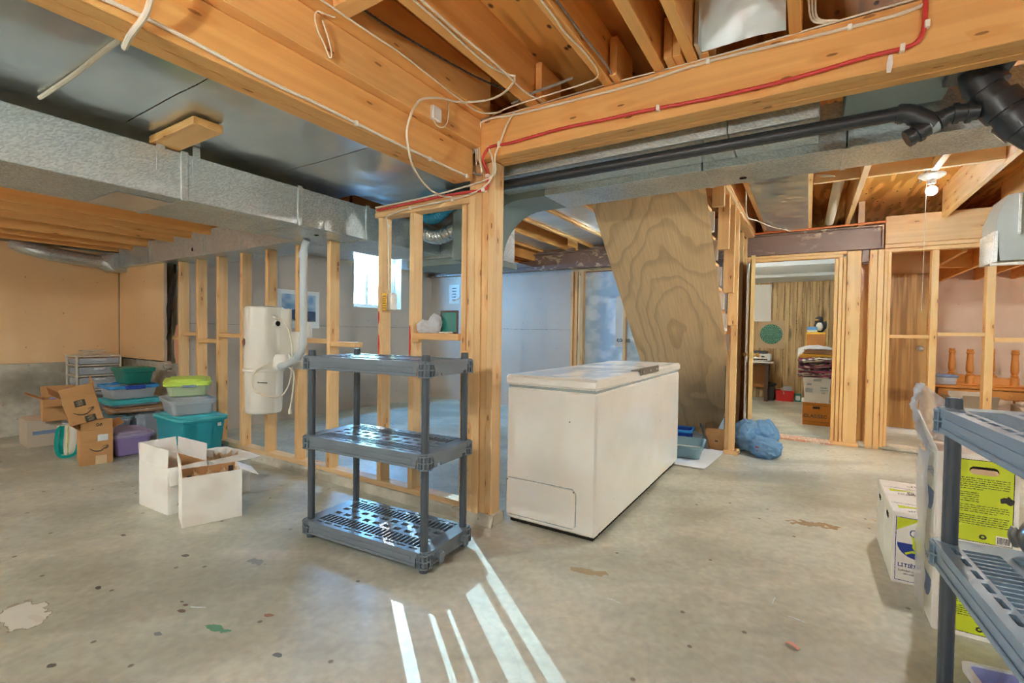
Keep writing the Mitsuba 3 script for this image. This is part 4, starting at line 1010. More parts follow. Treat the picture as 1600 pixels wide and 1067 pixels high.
put('pipe', tube([(-3.30, 2.26, 1.885), (-3.335, 2.26, 1.83), (-3.352, 2.262, 1.72), (-3.352, 2.265, 1.30), (-3.355, 2.265, 1.06), (-3.40, 2.255, 0.97), (-3.50, 2.24, 0.915), (-3.60, 2.232, 0.895), (-3.64, 2.23, 0.89)], 0.0265, 18, 6), 'pipe_grey', vpipe, smooth=40)
put('coupling', cyl((-3.353, 2.264, 1.07), (-3.353, 2.264, 1.13), 0.031, 18), 'pipe_grey', vpipe, smooth=40)
put('coupling', cyl((-3.45, 2.248, 0.937), (-3.40, 2.255, 0.965), 0.031, 18), 'pipe_grey', vpipe, smooth=40)
put('coupling', cyl((-3.345, 2.262, 1.80), (-3.36, 2.262, 1.75), 0.031, 18), 'pipe_grey', vpipe, smooth=40)
ct = thing('spray_can', 'small white can standing on the block right of the vacuum pipe', 'can')
put('body', tf(lathe([(0, 0.105), (0.018, 0.10), (0.027, 0.085), (0.027, 0.0), (0, 0.0)][::-1], 18), (-3.50, 2.415, 1.12)), 'white_plastic', ct, smooth=35)
put('cap', tf(lathe([(0, 0.035), (0.015, 0.032), (0.016, 0), (0, 0)][::-1], 16), (-3.50, 2.415, 1.215)), 'white_paint', ct, smooth=35)

# ---------------------------------------------------------------- things on and behind the partition
pb = put('plastic_bag', cat(crumple((0.065, 0.035, 0.05), (-2.225, 2.42, 1.178), 0.32, 9, 1), crumple((0.055, 0.035, 0.075), (-2.135, 2.425, 1.178), 0.3, 9, 2)), 'bag_white', None, smooth=40, label='crumpled white plastic bag on the block between the studs', cat='plastic bag')
ch = thing('framed_slate', 'small dark green slate leaning behind the white bag on the block', 'picture')
put('panel', box(-2.10, -1.97, 2.452, 2.458, 1.185, 1.325, 0.001), 'dark_green_plastic', ch)
put('frame', cat(box(-2.11, -1.96, 2.448, 2.46, 1.178, 1.19, 0.002), box(-2.11, -1.96, 2.448, 2.46, 1.32, 1.332, 0.002), box(-2.11, -2.098, 2.448, 2.46, 1.178, 1.332, 0.002), box(-1.972, -1.96, 2.448, 2.46, 1.178, 1.332, 0.002)), 'dark_wood', ch)
tag(put('paper_pad', cat(box(-2.07, -1.99, 2.39, 2.44, 1.179, 1.19, 0.001), box(-2.065, -2.02, 2.386, 2.388, 1.181, 1.189, 0)), 'papers'), 'small white paper pad lying on the block', 'paper')
nt = thing('wall_note', 'white paper note hanging on the back wall seen between the studs', 'paper')
put('sheet', box(-5.33, -5.10, 6.412, 6.416, 1.66, 1.99, 0.001), 'papers', nt)
for k in range(5):
    put('print', box(-5.26, -5.17, 6.410, 6.412, 1.72 + 0.05 * k, 1.735 + 0.05 * k, 0), 'dark_ink', nt)
put('string', cyl((-5.2, 6.41, 1.99), (-5.2, 6.41, 2.13), 0.003, 6), 'cable_white', nt)
tg = thing('yellow_tag', 'yellow card with small print pinned to a stud under the drooping cable', 'card')
put('card', box(-2.588, -2.545, 2.372, 2.376, 1.335, 1.46, 0.001), 'yellow_folder', tg)
for k in range(6):
    put('print_line', box(-2.583, -2.55, 2.371, 2.372, 1.35 + 0.017 * k, 1.355 + 0.017 * k, 0), 'brown_ink', tg)
sw = thing('switch_box', 'white switch box on the side of a stud beside the yellow card', 'switch')
put('body', box(-2.598, -2.52, 2.395, 2.45, 1.34, 1.46, 0.004), 'white_plastic', sw)
put('toggle', box(-2.522, -2.512, 2.415, 2.43, 1.39, 1.42, 0.002), 'cable_white', sw)
pc = thing('landscape_print', 'unframed mountain landscape print with white margins on the grey side wall', 'picture')
put('margin', box(-5.748, -5.744, 3.52, 4.13, 1.20, 1.70, 0.001), 'white_paint', pc)
put('image', box(-5.744, -5.742, 3.58, 4.07, 1.29, 1.645, 0), 'landscape_print', pc)

# ---------------------------------------------------------------- containers
def at(m, loc, rz=0, rx=0, ry=0): return tf(m, loc, rz=rz, rx=rx, ry=ry)
def tote(name, label, loc, rz, w, d, h, taper, body, lid=None, rim=None, handle=None, contents=None, cat_='storage bin', lid_h=0.03, sticker=None):
    """plastic bin: tapered hollow body, rim, snap lid; front is local -y; loc = centre of its base"""
    t = thing(name, label, cat_)
    w0, d0, r = w * taper, d * taper, min(w, d) * 0.12
    lv = [(w0 - 0.02, d0 - 0.02, r, 0.0), (w0, d0, r, 0.008), (w, d, r, h), (w - 0.006, d - 0.006, r, h), (w0 - 0.006, d0 - 0.006, r, 0.012), (w0 - 0.03, d0 - 0.03, r, 0.010)]
    thin = body in ('clear_plastic', 'lime_clear')
    put('body', at(loft(lv[:3], cap1=False) if thin else loft(lv), loc, rz), body, t, smooth=35)
    ribs = []
    for s in (-0.24, 0.24):
        ribs.append(hull([(s * w0 - 0.012 * w / 0.3, -d0 / 2 - 0.003, 0.015), (s * w0 + 0.012 * w / 0.3, -d0 / 2 - 0.003, 0.015), (s * w - 0.012, -d / 2 - 0.005, h * 0.86), (s * w + 0.012, -d / 2 - 0.005, h * 0.86), (s * w0, -d0 / 2 + 0.004, 0.015), (s * w, -d / 2 + 0.004, h * 0.86)]))
    for q in ribs:
        put('rib', at(q, loc, rz), body, t)
    put('rim', at(loft([(w + 0.001, d + 0.001, r, h - 0.03), (w + 0.022, d + 0.022, r, h - 0.026), (w + 0.026, d + 0.026, r, h), (w - 0.008, d - 0.008, r, h + 0.002), (w - 0.008, d - 0.008, r, h - 0.03)], cap0=False, cap1=False), loc, rz), rim or body, t, smooth=35)
    if lid:
        put('lid', at(loft([(w + 0.028, d + 0.028, r, h - 0.008), (w + 0.034, d + 0.034, r, h + 0.004), (w + 0.026, d + 0.026, r, h + 0.014), (w * 0.84, d * 0.84, r, h + 0.012), (w * 0.80, d * 0.80, r, h + lid_h), (w * 0.70, d * 0.70, r, h + lid_h + 0.002)]), loc, rz), lid, t, smooth=35)
    if handle:
        for s in (-1, 1):
            put('handle', at(box(-w * 0.2, w * 0.2, s * (d / 2 + 0.006), s * (d / 2 + 0.03), h - 0.035, h + 0.006, 0.006), loc, rz), handle, t)
    if sticker:
        put('sticker', at(box(w * sticker[0], w * sticker[1], -d / 2 - 0.002 - 0.012, -d / 2 - 0.006, h * sticker[2], h * sticker[3], 0.001), loc, rz), sticker[4], t)
    if contents:
        for k in range(contents):
            q = 0.4 * w0 * (rng.random() - 0.5), 0.4 * d0 * (rng.random() - 0.5)
            cw, cd, chh = w0 * (0.42 + 0.2 * rng.random()), d0 * (0.4 + 0.2 * rng.random()), h * 0.2
            put('contents', at(tf(box(-cw / 2, cw / 2, -cd / 2, cd / 2, 0, chh, 0.01), (q[0] * 0.6, q[1] * 0.6, 0.016 + k * h * 0.215), rz=20 * (rng.random() - 0.5)), loc, rz), rng.choice(['papers', 'papers_blue', 'grey_board', 'pad_white']), t)
    return t

def panel_hinged(w, L, ang, thick_=0.004):
    """flap of width w (along x), length L, hinged along x at the origin; 0 = straight up, positive = leaning to -y"""
    return tf(box(-w / 2, w / 2, -thick_ / 2, thick_ / 2, 0, L, 0.0008), rx=ang)
def carton(name, label, loc, rz, w, d, h, flaps, mat='cardboard', flap_len=None, rx=0, ry=0, inner=None, flap_mat=None):
    """open cardboard box; flaps: {'f','b','l','r': degrees outward from upright}"""
    t = thing(name, label, 'box')
    G = lambda m: tf(m, loc, rz=rz, rx=rx, ry=ry)
    k = 0.004
    put('front', G(box(-w / 2, w / 2, -d / 2, -d / 2 + k, 0, h, 0.001)), mat, t)
    put('back', G(box(-w / 2, w / 2, d / 2 - k, d / 2, 0, h, 0.001)), mat, t)
    put('side', G(box(-w / 2, -w / 2 + k, -d / 2 + k, d / 2 - k, 0, h, 0.001)), mat, t)
    put('side', G(box(w / 2 - k, w / 2, -d / 2 + k, d / 2 - k, 0, h, 0.001)), mat, t)
    put('bottom', G(box(-w / 2 + k, w / 2 - k, -d / 2 + k, d / 2 - k, 0, k, 0)), mat, t)
    fl = flap_len or min(w, d) / 2
    for s, a in flaps.items():
        L = fl
        if s in 'fb':
            m = panel_hinged(w - 0.006, L, a)
            m = tf(m, (0, -d / 2 + 0.002, h)) if s == 'f' else tf(m, (0, d / 2 - 0.002, h), rz=180)
        else:
            m = panel_hinged(d - 0.006, L, a)
            m = tf(m, (-w / 2 + 0.002, 0, h), rz=-90) if s == 'l' else tf(m, (w / 2 - 0.002, 0, h), rz=90)
        put('flap', G(m), flap_mat or mat, t)
    if inner:
        put('filling', G(box(-w / 2 + 0.006, w / 2 - 0.006, -d / 2 + 0.006, d / 2 - 0.006, 0.006, h * inner[0], 0.004)), inner[1], t)
    return t, G

def smile(G, cx, z, w, y, parent, mat='dark_ink', s=1.0):
    """curved arrow printed on the local front (-y) face"""
    pts = [(cx - w / 2, y, z + 0.03 * w / 0.12), (cx - w * 0.22, y, z + 0.004), (cx + w * 0.12, y, z), (cx + w * 0.46, y, z + 0.032 * w / 0.12)]
    m1 = ribbon(pts, [0.003 * s, 0.008 * s, 0.009 * s, 0.004 * s], (0, -1, 0))
    e = np.array(pts[-1])
    m2 = ribbon([e + (-0.03 * s, 0, 0.004 * s), e + (-0.004 * s, 0, 0.007 * s), e + (0.006 * s, 0, 0.009 * s)], [0.003 * s, 0.006 * s, 0.007 * s], (0, -1, 0))
    m3 = ribbon([e + (0.006 * s, 0, 0.009 * s), e + (0.005 * s, 0, -0.004 * s), e + (-0.006 * s, 0, -0.022 * s)], [0.007 * s, 0.006 * s, 0.003 * s], (0, -1, 0))
    put('arrow_print', G(cat(m1, m2, m3)), mat, parent)

def corner_loc(c, rz, w, d, z=0.0, right=False):
    """centre of the base from its front-left (or front-right) bottom corner"""
    a = math.radians(rz)
    u, v = np.array([math.cos(a), math.sin(a)]), np.array([-math.sin(a), math.cos(a)])
    q = np.array(c) + (-u if right else u) * w / 2 + v * d / 2
    return (float(q[0]), float(q[1]), z)

# cardboard boxes in the left pile
loc = corner_loc((-5.20, 1.436), 78, 0.215, 0.36)
t, G = carton('cardboard_box', 'brown cardboard box with a curved arrow, flaps open, at the front of the left pile', loc, 78, 0.215, 0.36, 0.30, {'f': 2, 'r': 62, 'l': 48, 'b': 70}, flap_len=0.09)
smile(G, 0.01, 0.115, 0.12, -0.1805, t)
put('shipping_label', G(box(0.005, 0.075, -0.1815, -0.1803, 0.20, 0.255, 0)), 'pad_white', t)
put('tape', G(box(-0.01, 0.065, -0.1815, -0.1803, 0.0, 0.075, 0)), 'tan_label', t)
m, w_ = place_text('06', 0.024, (0.0, -0.183, 0.33), (1, 0, 0), (0, 0, 1), True)
put('print', G(tf(m, (-w_ / 2 + 0.015, 0, 0))), 'dark_ink', t)
loc = (-5.36, 1.60, 0.315)
t, G = carton('cardboard_box', 'brown cardboard box with two black labels, tipped on top of the front box', (-5.27, 1.49, 0.40), 78, 0.215, 0.24, 0.24, {'l': 40, 'r': 8, 'f': 5}, flap_len=0.09, ry=-14, rx=10)
smile(G, 0.0, 0.075, 0.13, -0.1205, t)
for cx, z in ((-0.005, 0.15), (0.03, 0.0)):
    k = put('black_label', G(box(cx - 0.035, cx + 0.035, -0.1215, -0.1203, z, z + 0.055, 0)), 'dark_ink', t)
    put('label_print', G(cat([box(cx - 0.022 + 0.008 * (j % 2), cx + 0.02, -0.1222, -0.1215, z + 0.012 + 0.011 * j, z + 0.015 + 0.011 * j, 0) for j in range(4)])), 'tan_label', k)
put('bubble_wrap', G(crumple((0.06, 0.07, 0.05), (-0.05, 0.0, 0.2), 0.3, 9, 8, 3)), 'bubble_blue', t, smooth=40)
t, G = carton('grey_print_box', 'grey cardboard box with a printed band at the far left of the pile', (-6.55, 1.55, 0), 86, 0.34, 0.38, 0.26, {}, mat='grey_board', flap_len=0.1)
put('band_print', G(box(-0.13, 0.16, -0.1915, -0.1903, 0.12, 0.155, 0)), 'papers_blue', t)
put('sticker', G(box(0.08, 0.15, -0.1915, -0.1903, 0.175, 0.25, 0)), 'pad_white', t)
put('lid_panel', G(box(-0.172, 0.172, -0.192, 0.192, 0.255, 0.262, 0.001)), 'grey_board', t)
t, G = carton('cardboard_box', 'open brown cardboard box with a wide flap, on top of the grey printed box', (-6.33, 1.60, 0.263), 80, 0.27, 0.28, 0.21, {'l': 62, 'f': 115, 'r': 70, 'b': 40}, flap_len=0.13)
put('bubble_wrap', G(crumple((0.11, 0.13, 0.07), (0.03, 0.0, 0.13), 0.3, 9, 5, 3)), 'bubble_blue', t, smooth=40)
tb = thing('tote_bag', 'white striped cloth tote bag with teal handles beside the brown box', 'bag')
loc = (-5.72, 1.52, 0)
put('body', at(loft([(0.16, 0.10, 0.03, 0.0), (0.20, 0.13, 0.04, 0.05), (0.21, 0.12, 0.04, 0.2), (0.19, 0.08, 0.035, 0.285), (0.18, 0.07, 0.03, 0.287), (0.19, 0.10, 0.03, 0.2), (0.17, 0.09, 0.03, 0.02)]), loc, 70), 'fabric_white', tb, smooth=35)
for x in (-0.06, 0.06):
    put('strap', at(ribbon([(x, -0.062, 0.03), (x * 1.1, -0.069, 0.12), (x, -0.064, 0.2), (x * 0.95, -0.044, 0.285)], 0.03, (0, -1, 0), 0.002), loc, 70), 'fabric_teal', tb)
put('handle', at(ribbon([(-0.06, -0.046, 0.283), (-0.085, -0.07, 0.25), (-0.095, -0.078, 0.12), (-0.075, -0.085, 0.03), (-0.02, -0.09, 0.012), (0.035, -0.086, 0.04), (0.055, -0.078, 0.14), (0.06, -0.055, 0.28)], 0.026, (0, -1, 0), 0.006), loc, 70), 'fabric_teal', tb)
for x in (-0.02, 0.09):
    put('stripe', at(ribbon([(x, -0.058, 0.02), (x, -0.068, 0.12), (x, -0.063, 0.2), (x * 0.9, -0.042, 0.28)], 0.007, (0, -1, 0), 0.003), loc, 70), 'fabric_lime', tb)

# plastic bins in the left pile
tote('storage_bin', 'purple plastic bin with a pale lavender lid, right of the front cardboard box', corner_loc((-5.27, 1.715), 88, 0.24, 0.42), 88, 0.29, 0.44, 0.19, 0.80, 'lavender_plastic', 'lavender_lid', contents=None)
tote('storage_bin', 'big teal plastic bin at the bottom of the stack by the studs', (-4.79, 2.10, 0), 88, 0.37, 0.56, 0.385, 0.86, 'teal_plastic', 'teal_rim', 'teal_plastic', sticker=(0.28, 0.36, 0.80, 0.88, 'pad_white'))
tote('storage_bin', 'low clear plastic bin in the middle of the stack by the studs', (-4.80, 2.08, 0.418), 78, 0.33, 0.46, 0.125, 0.9, 'clear_plastic', 'clear_plastic', contents=3)
tote('storage_bin', 'clear bin with a lime green lid on top of the teal bin stack', (-4.84, 2.10, 0.576), 66, 0.33, 0.42, 0.125, 0.84, 'lime_clear', 'lime_plastic', 'lime_plastic', contents=2, sticker=(-0.12, 0.2, 0.70, 0.84, 'papers_blue'))
tote('storage_bin', 'clear plastic bin full of odds and ends at the bottom of the rear left stack', (-5.88, 2.13, 0), 88, 0.24, 0.42, 0.30, 0.9, 'clear_plastic', 'clear_plastic', contents=4)
tote('storage_bin', 'grey clear plastic bin beside the lavender lid under the brown boards', (-5.90, 1.84, 0), 88, 0.26, 0.42, 0.29, 0.9, 'clear_plastic', 'grey_blue_plastic', contents=4)
fb = thing('game_boards', 'thin brown boards lying across the rear clear bins', 'board')
for k in range(3):
    put('board', tf(box(-0.22 + 0.01 * k, 0.22, -0.2, 0.2, 0, 0.012, 0.002), (-5.82, 2.03, 0.345 + 0.0135 * k), rz=78 + 5 * k), 'brown_board' if k != 1 else 'grey_board', fb)
tote('storage_bin', 'flat clear bin with a teal lid under the blue rimmed bin', (-5.92, 2.04, 0.388), 86, 0.42, 0.40, 0.055, 0.92, 'clear_plastic', 'teal_rim', 'teal_rim', lid_h=0.018)
tote('storage_bin', 'clear bin with a blue rim and blue clip handles in the rear left stack', (-5.92, 2.02, 0.465), 86, 0.40, 0.40, 0.135, 0.86, 'clear_plastic', None, 'blue_plastic', 'royal_plastic', contents=3)
tote('storage_bin', 'dark green plastic bin on top of the rear left stack', (-5.92, 2.06, 0.608), 88, 0.26, 0.34, 0.15, 0.84, 'dark_green_plastic', 'dark_green_plastic', lid_h=0.016)
dw = thing('drawer_tower', 'beige framed tower of clear plastic drawers in the corner behind the bins', 'drawers')
loc = (-6.90, 2.03, 0)
for z in (0.02, 0.24, 0.47, 0.63, 0.745, 0.845):
    put('frame_shelf', at(box(-0.20, 0.20, -0.19, 0.19, z, z + 0.018, 0.004), loc, 88), 'beige_plastic', dw)
for sx in (-1, 1):
    for sy in (-1, 1):
        put('frame_post', at(box(sx * 0.20, sx * 0.18, sy * 0.19, sy * 0.165, 0, 0.85, 0.003), loc, 88), 'beige_plastic', dw)
for z0, z1 in ((0.045, 0.235), (0.265, 0.46), (0.495, 0.62), (0.655, 0.735), (0.77, 0.835)):
    k = put('drawer', at(cat(box(-0.172, 0.172, -0.194, -0.188, z0, z1, 0.002), box(-0.172, -0.168, -0.188, 0.18, z0, z1 - 0.01, 0), box(0.168, 0.172, -0.188, 0.18, z0, z1 - 0.01, 0), box(-0.17, 0.17, -0.188, 0.18, z0, z0 + 0.004, 0)), loc, 88), 'clear_plastic', dw)
    put('drawer_pull', at(box(-0.05, 0.05, -0.205, -0.194, z1 - 0.032, z1 - 0.014, 0.004), loc, 88), 'pad_white', k)
    put('contents', at(box(-0.15, 0.15, -0.17, 0.15, z0 + 0.006, z0 + 0.55 * (z1 - z0), 0.01), loc, 88), 'papers_blue' if z0 < 0.5 else 'papers', k)
wb = thing('wire_basket', 'small beige wire basket on top of the drawer tower', 'basket')
bars = []
for k in range(9):
    x = -0.10 + 0.025 * k
    bars += [cyl((x, -0.08, 0), (x, -0.08, 0.05), 0.002, 5), cyl((x, 0.08, 0), (x, 0.08, 0.05), 0.002, 5), cyl((x, -0.08, 0.002), (x, 0.08, 0.002), 0.002, 5)]
for z in (0.003, 0.027, 0.05):
    bars.append(tube([(-0.10, -0.08, z), (0.10, -0.08, z), (0.10, 0.08, z), (-0.10, 0.08, z), (-0.10, -0.08, z)], 0.003, 5, 0))
put('wires', at(cat(bars), (-6.90, 2.02, 0.863), 88), 'beige_plastic', wb)

# white bottle cartons at the front left
def cells(G, parent, w, d, h, nx, ny):
    for i in range(1, nx):
        x = -w / 2 + w * i / nx
        pts = [(-d / 2 + 0.005, h * 0.4)] + [(-d / 2 + 0.005 + (d - 0.01) * j / (4 * ny), h - 0.012 - 0.03 * abs(math.sin(math.pi * j / 4))) for j in range(4 * ny + 1)] + [(d / 2 - 0.005, h * 0.4)]
        m = trimesh.creation.extrude_polygon(Polygon(pts), 0.003, engine='earcut')
        M = np.eye(4); M[:3, :3] = [[0, 0, 1], [1, 0, 0], [0, 1, 0]]; M[0, 3] = x; m.apply_transform(M)
        put('divider', G(m), 'tan_label', parent)
    for i in range(1, ny):
        y = -d / 2 + d * i / ny
        pts = [(-w / 2 + 0.005, h * 0.4)] + [(-w / 2 + 0.005 + (w - 0.01) * j / (4 * nx), h - 0.012 - 0.03 * abs(math.sin(math.pi * j / 4))) for j in range(4 * nx + 1)] + [(w / 2 - 0.005, h * 0.4)]
        m = trimesh.creation.extrude_polygon(Polygon(pts), 0.003, engine='earcut')
        M = np.eye(4); M[:3, :3] = [[1, 0, 0], [0, 0, -1], [0, 1, 0]]; M[1, 3] = y; m.apply_transform(M)
        put('divider', G(m), 'tan_label', parent)
    put('divider_floor', G(box(-w / 2 + 0.005, w / 2 - 0.005, -d / 2 + 0.005, d / 2 - 0.005, h * 0.4, h * 0.42, 0)), 'cardboard', parent)
rzf = math.degrees(math.atan2(0.30, 0.10))
t, G = carton('white_carton', 'white open carton with brown bottle dividers, nearest of the three cartons', corner_loc((-3.127, 1.325), rzf, 0.315, 0.23), rzf, 0.315, 0.23, 0.30, {'l': 5, 'r': 118}, mat='white_card', flap_len=0.11)
cells(G, t, 0.315, 0.23, 0.30, 4, 3)
put('liner', G(box(-0.153, 0.153, -0.1105, -0.108, 0.1, 0.298, 0)), 'cardboard', t); put('liner', G(box(-0.153, 0.153, 0.108, 0.1105, 0.1, 0.298, 0)), 'cardboard', t)
for k, (bx0, by0, lb) in enumerate(((-0.118, -0.072, 'dark bottle neck in the left front cell of the nearest white carton'), (0.118, 0.038, 'dark bottle neck in the right cell of the nearest white carton'))):
    tag(put('bottle', G(tf(lathe([(0, 0.17), (0.013, 0.168), (0.014, 0.14), (0.013, 0.10), (0.03, 0.05), (0.032, 0.0), (0, 0)][::-1], 16), (bx0, by0, 0.127))), 'black_plastic', smooth=35), lb, 'bottle', 'bottles left in the nearest white carton')
t, G = carton('white_carton', 'plain white open carton with flaps up, leftmost of the three cartons', (-3.607, 1.475, 0), 2, 0.385, 0.235, 0.30, {'f': -3, 'l': 10, 'r': 165, 'b': 2}, mat='white_card', flap_len=0.115)
put('liner', G(box(-0.19, 0.19, -0.113, -0.111, 0.05, 0.298, 0)), 'cardboard', t); put('liner', G(box(-0.19, 0.19, 0.111, 0.113, 0.05, 0.298, 0)), 'cardboard', t)
put('print', G(tf(box(0.1925, 0.1935, -0.06, 0.05, 0.05, 0.062, 0))), 'dark_ink', t)
t, G = carton('white_carton', 'white open carton with bottle dividers behind the other two cartons', (-3.60, 1.76, 0), 2, 0.31, 0.29, 0.285, {'r': 94, 'l': 100}, mat='white_card', flap_len=0.13)
cells(G, t, 0.31, 0.29, 0.285, 4, 3)

# ---------------------------------------------------------------- cat litter boxes at right
def oval(w, h, y, cx, cz, n=20):
    pts = []
    for k in range(n):
        a = 2 * math.pi * k / n
        x = (w / 2 - h / 2) * (1 if math.cos(a) > 0 else -1) + h / 2 * math.cos(a)
        pts.append((cx + x, cz + h / 2 * math.sin(a)))
    return pts
def face_y(poly, y, t=0.0012):
    """flat print on a face looking towards -y: polygon in x, z"""
    m = trimesh.creation.extrude_polygon(poly if hasattr(poly, 'geom_type') else Polygon(poly), t, engine='earcut')
    M = np.eye(4); M[:3, :3] = [[1, 0, 0], [0, 0, -1], [0, 1, 0]]; M[1, 3] = y
    m.apply_transform(M)
    return m
def face_x(poly, x, t=0.0012):
    """flat print on a face looking towards -x: polygon in -y, z"""
    m = trimesh.creation.extrude_polygon(poly if hasattr(poly, 'geom_type') else Polygon(poly), t, engine='earcut')
    M = np.eye(4); M[:3, :3] = [[0, 0, -1], [-1, 0, 0], [0, 1, 0]]; M[0, 3] = x
    m.apply_transform(M)
    return m
def face_z(poly, z, t=0.001):
    m = trimesh.creation.extrude_polygon(Polygon(poly), t, engine='earcut')
    return tf(m, (0, 0, z))
def frame_poly(x0, x1, z0, z1, w): return sbox(x0, z0, x1, z1).difference(sbox(x0 + w, z0 + w, x1 - w, z1 - w))

def litter_front(t, x0, x1, y, h):
    put('border_print', face_y(frame_poly(x0 + 0.012, x1 - 0.012, 0.015, h - 0.025, 0.0022), y), 'navy_ink', t)
    put('corner_print', face_y([(x0 + 0.016, h - 0.028), (x0 + 0.11, h - 0.028), (x0 + 0.016, h - 0.09)], y), 'lime_print', t)
    m, w = place_text('Qualité', 0.034, (x0 + 0.062, y, h - 0.115), (1, 0, 0), (0, 0, 1))
    put('print', m, 'navy_ink', t)
    m, w = place_text('LITIÈRE A', 0.0165, (x0 + 0.022, y, 0.084), (1, 0, 0), (0, 0, 1), True)
    put('print', m, 'navy_ink', t)
    m, w = place_text('Contrôle supérieur', 0.0085, (x0 + 0.024, y, 0.062), (1, 0, 0), (0, 0, 1))
    put('print', m, 'dark_ink', t)
    m, w = place_text('des odeurs', 0.0085, (x0 + 0.045, y, 0.047), (1, 0, 0), (0, 0, 1))
    put('print', m, 'dark_ink', t)
    cx, cz, R = x0 + 0.098, 0.20, 0.08
    a = np.linspace(math.pi, 2 * math.pi, 24)
    put('blue_bowl_print', face_y([(cx + R * math.cos(q), cz + R * 0.9 * math.sin(q)) for q in a], y), 'navy_ink', t)
    head = Polygon([(cx - 0.022, cz + 0.014), (cx - 0.028, cz + 0.04), (cx - 0.014, cz + 0.032), (cx + 0.018, cz + 0.032), (cx + 0.03, cz + 0.04), (cx + 0.028, cz + 0.012), (cx + 0.03, cz - 0.015), (cx + 0.012, cz - 0.035), (cx - 0.008, cz - 0.035), (cx - 0.022, cz - 0.018)])
    paw1 = Polygon([(cx - 0.05, cz - 0.045), (cx - 0.02, cz - 0.03), (cx + 0.01, cz - 0.035), (cx + 0.01, cz - 0.046), (cx - 0.022, cz - 0.042), (cx - 0.047, cz - 0.056)])
    paw2 = affinity.translate(paw1, 0.05, -0.02)
    k = put('cat_print', cat([face_y(q, y, 0.002) for q in (head, paw1, paw2)]), 'lime_print', t, label='yellow-green cat face print')
    put('cat_features', cat([face_y(sbox(cx + a0, cz + b0, cx + a1, cz + b1), y, 0.0026) for a0, b0, a1, b1 in ((-0.012, 0.004, -0.004, 0.008), (0.008, 0.004, 0.016, 0.008), (0.0, -0.012, 0.005, -0.008), (-0.006, -0.02, 0.011, -0.018))]), 'dark_ink', k)
def litter_side(t, x, y0, y1, h, handle=True):
    put('side_print', face_x(sbox(-y1 + 0.01, 0.012, -y0 - 0.01, h - 0.014), x, 0.001), 'pale_print', t)
    if handle:
        yc = (y0 + y1) / 2
        put('handle_hole', face_x(Polygon(oval(0.075, 0.03, 0, -yc - 0.02, h - 0.07)), x, 0.0018), 'dark_hole', t)
for i, (y0, y1) in enumerate(((2.945, 3.24), (3.25, 3.545))):
    x0, x1, h = 0.372, 0.75, 0.35
    t = thing('litter_box', ['white and lime cat litter box standing on the floor, front one of the pair', 'white cat litter box behind the front one of the floor pair'][i], 'box')
    put('body', box(x0, x1, y0, y1, 0, h, 0.004), 'white_card', t)
    litter_front(t, x0, x1, y0, h)
    litter_side(t, x0, y0, y1, h)
    put('top_seam', box(x0 + 0.01, x1 - 0.01, (y0 + y1) / 2 - 0.001, (y0 + y1) / 2 + 0.001, h, h + 0.0012, 0), 'tape_grey', t)
    put('top_print', face_z([(x0 + 0.03, y0 + 0.11), (x0 + 0.13, y0 + 0.10), (x0 + 0.03, y0 + 0.06)], h), 'lime_print', t)
    m, w = place_text('Qualité', 0.034, (x0 + 0.10, y0 + 0.045, h), (1, 0, 0), (0, 1, 0)); put('print', m, 'dark_ink', t)
    m, w = place_text('LITIÈRE A', 0.014, (x0 + 0.06, y0 + 0.02, h), (1, 0, 0), (0, 1, 0)); put('print', m, 'dark_ink', t)
    m, w = place_text('LITIÈRE', 0.022, (x0 + 0.12, y0 + 0.20, h), (1, 0, 0), (0, 1, 0)); put('print', m, 'dark_ink', t)
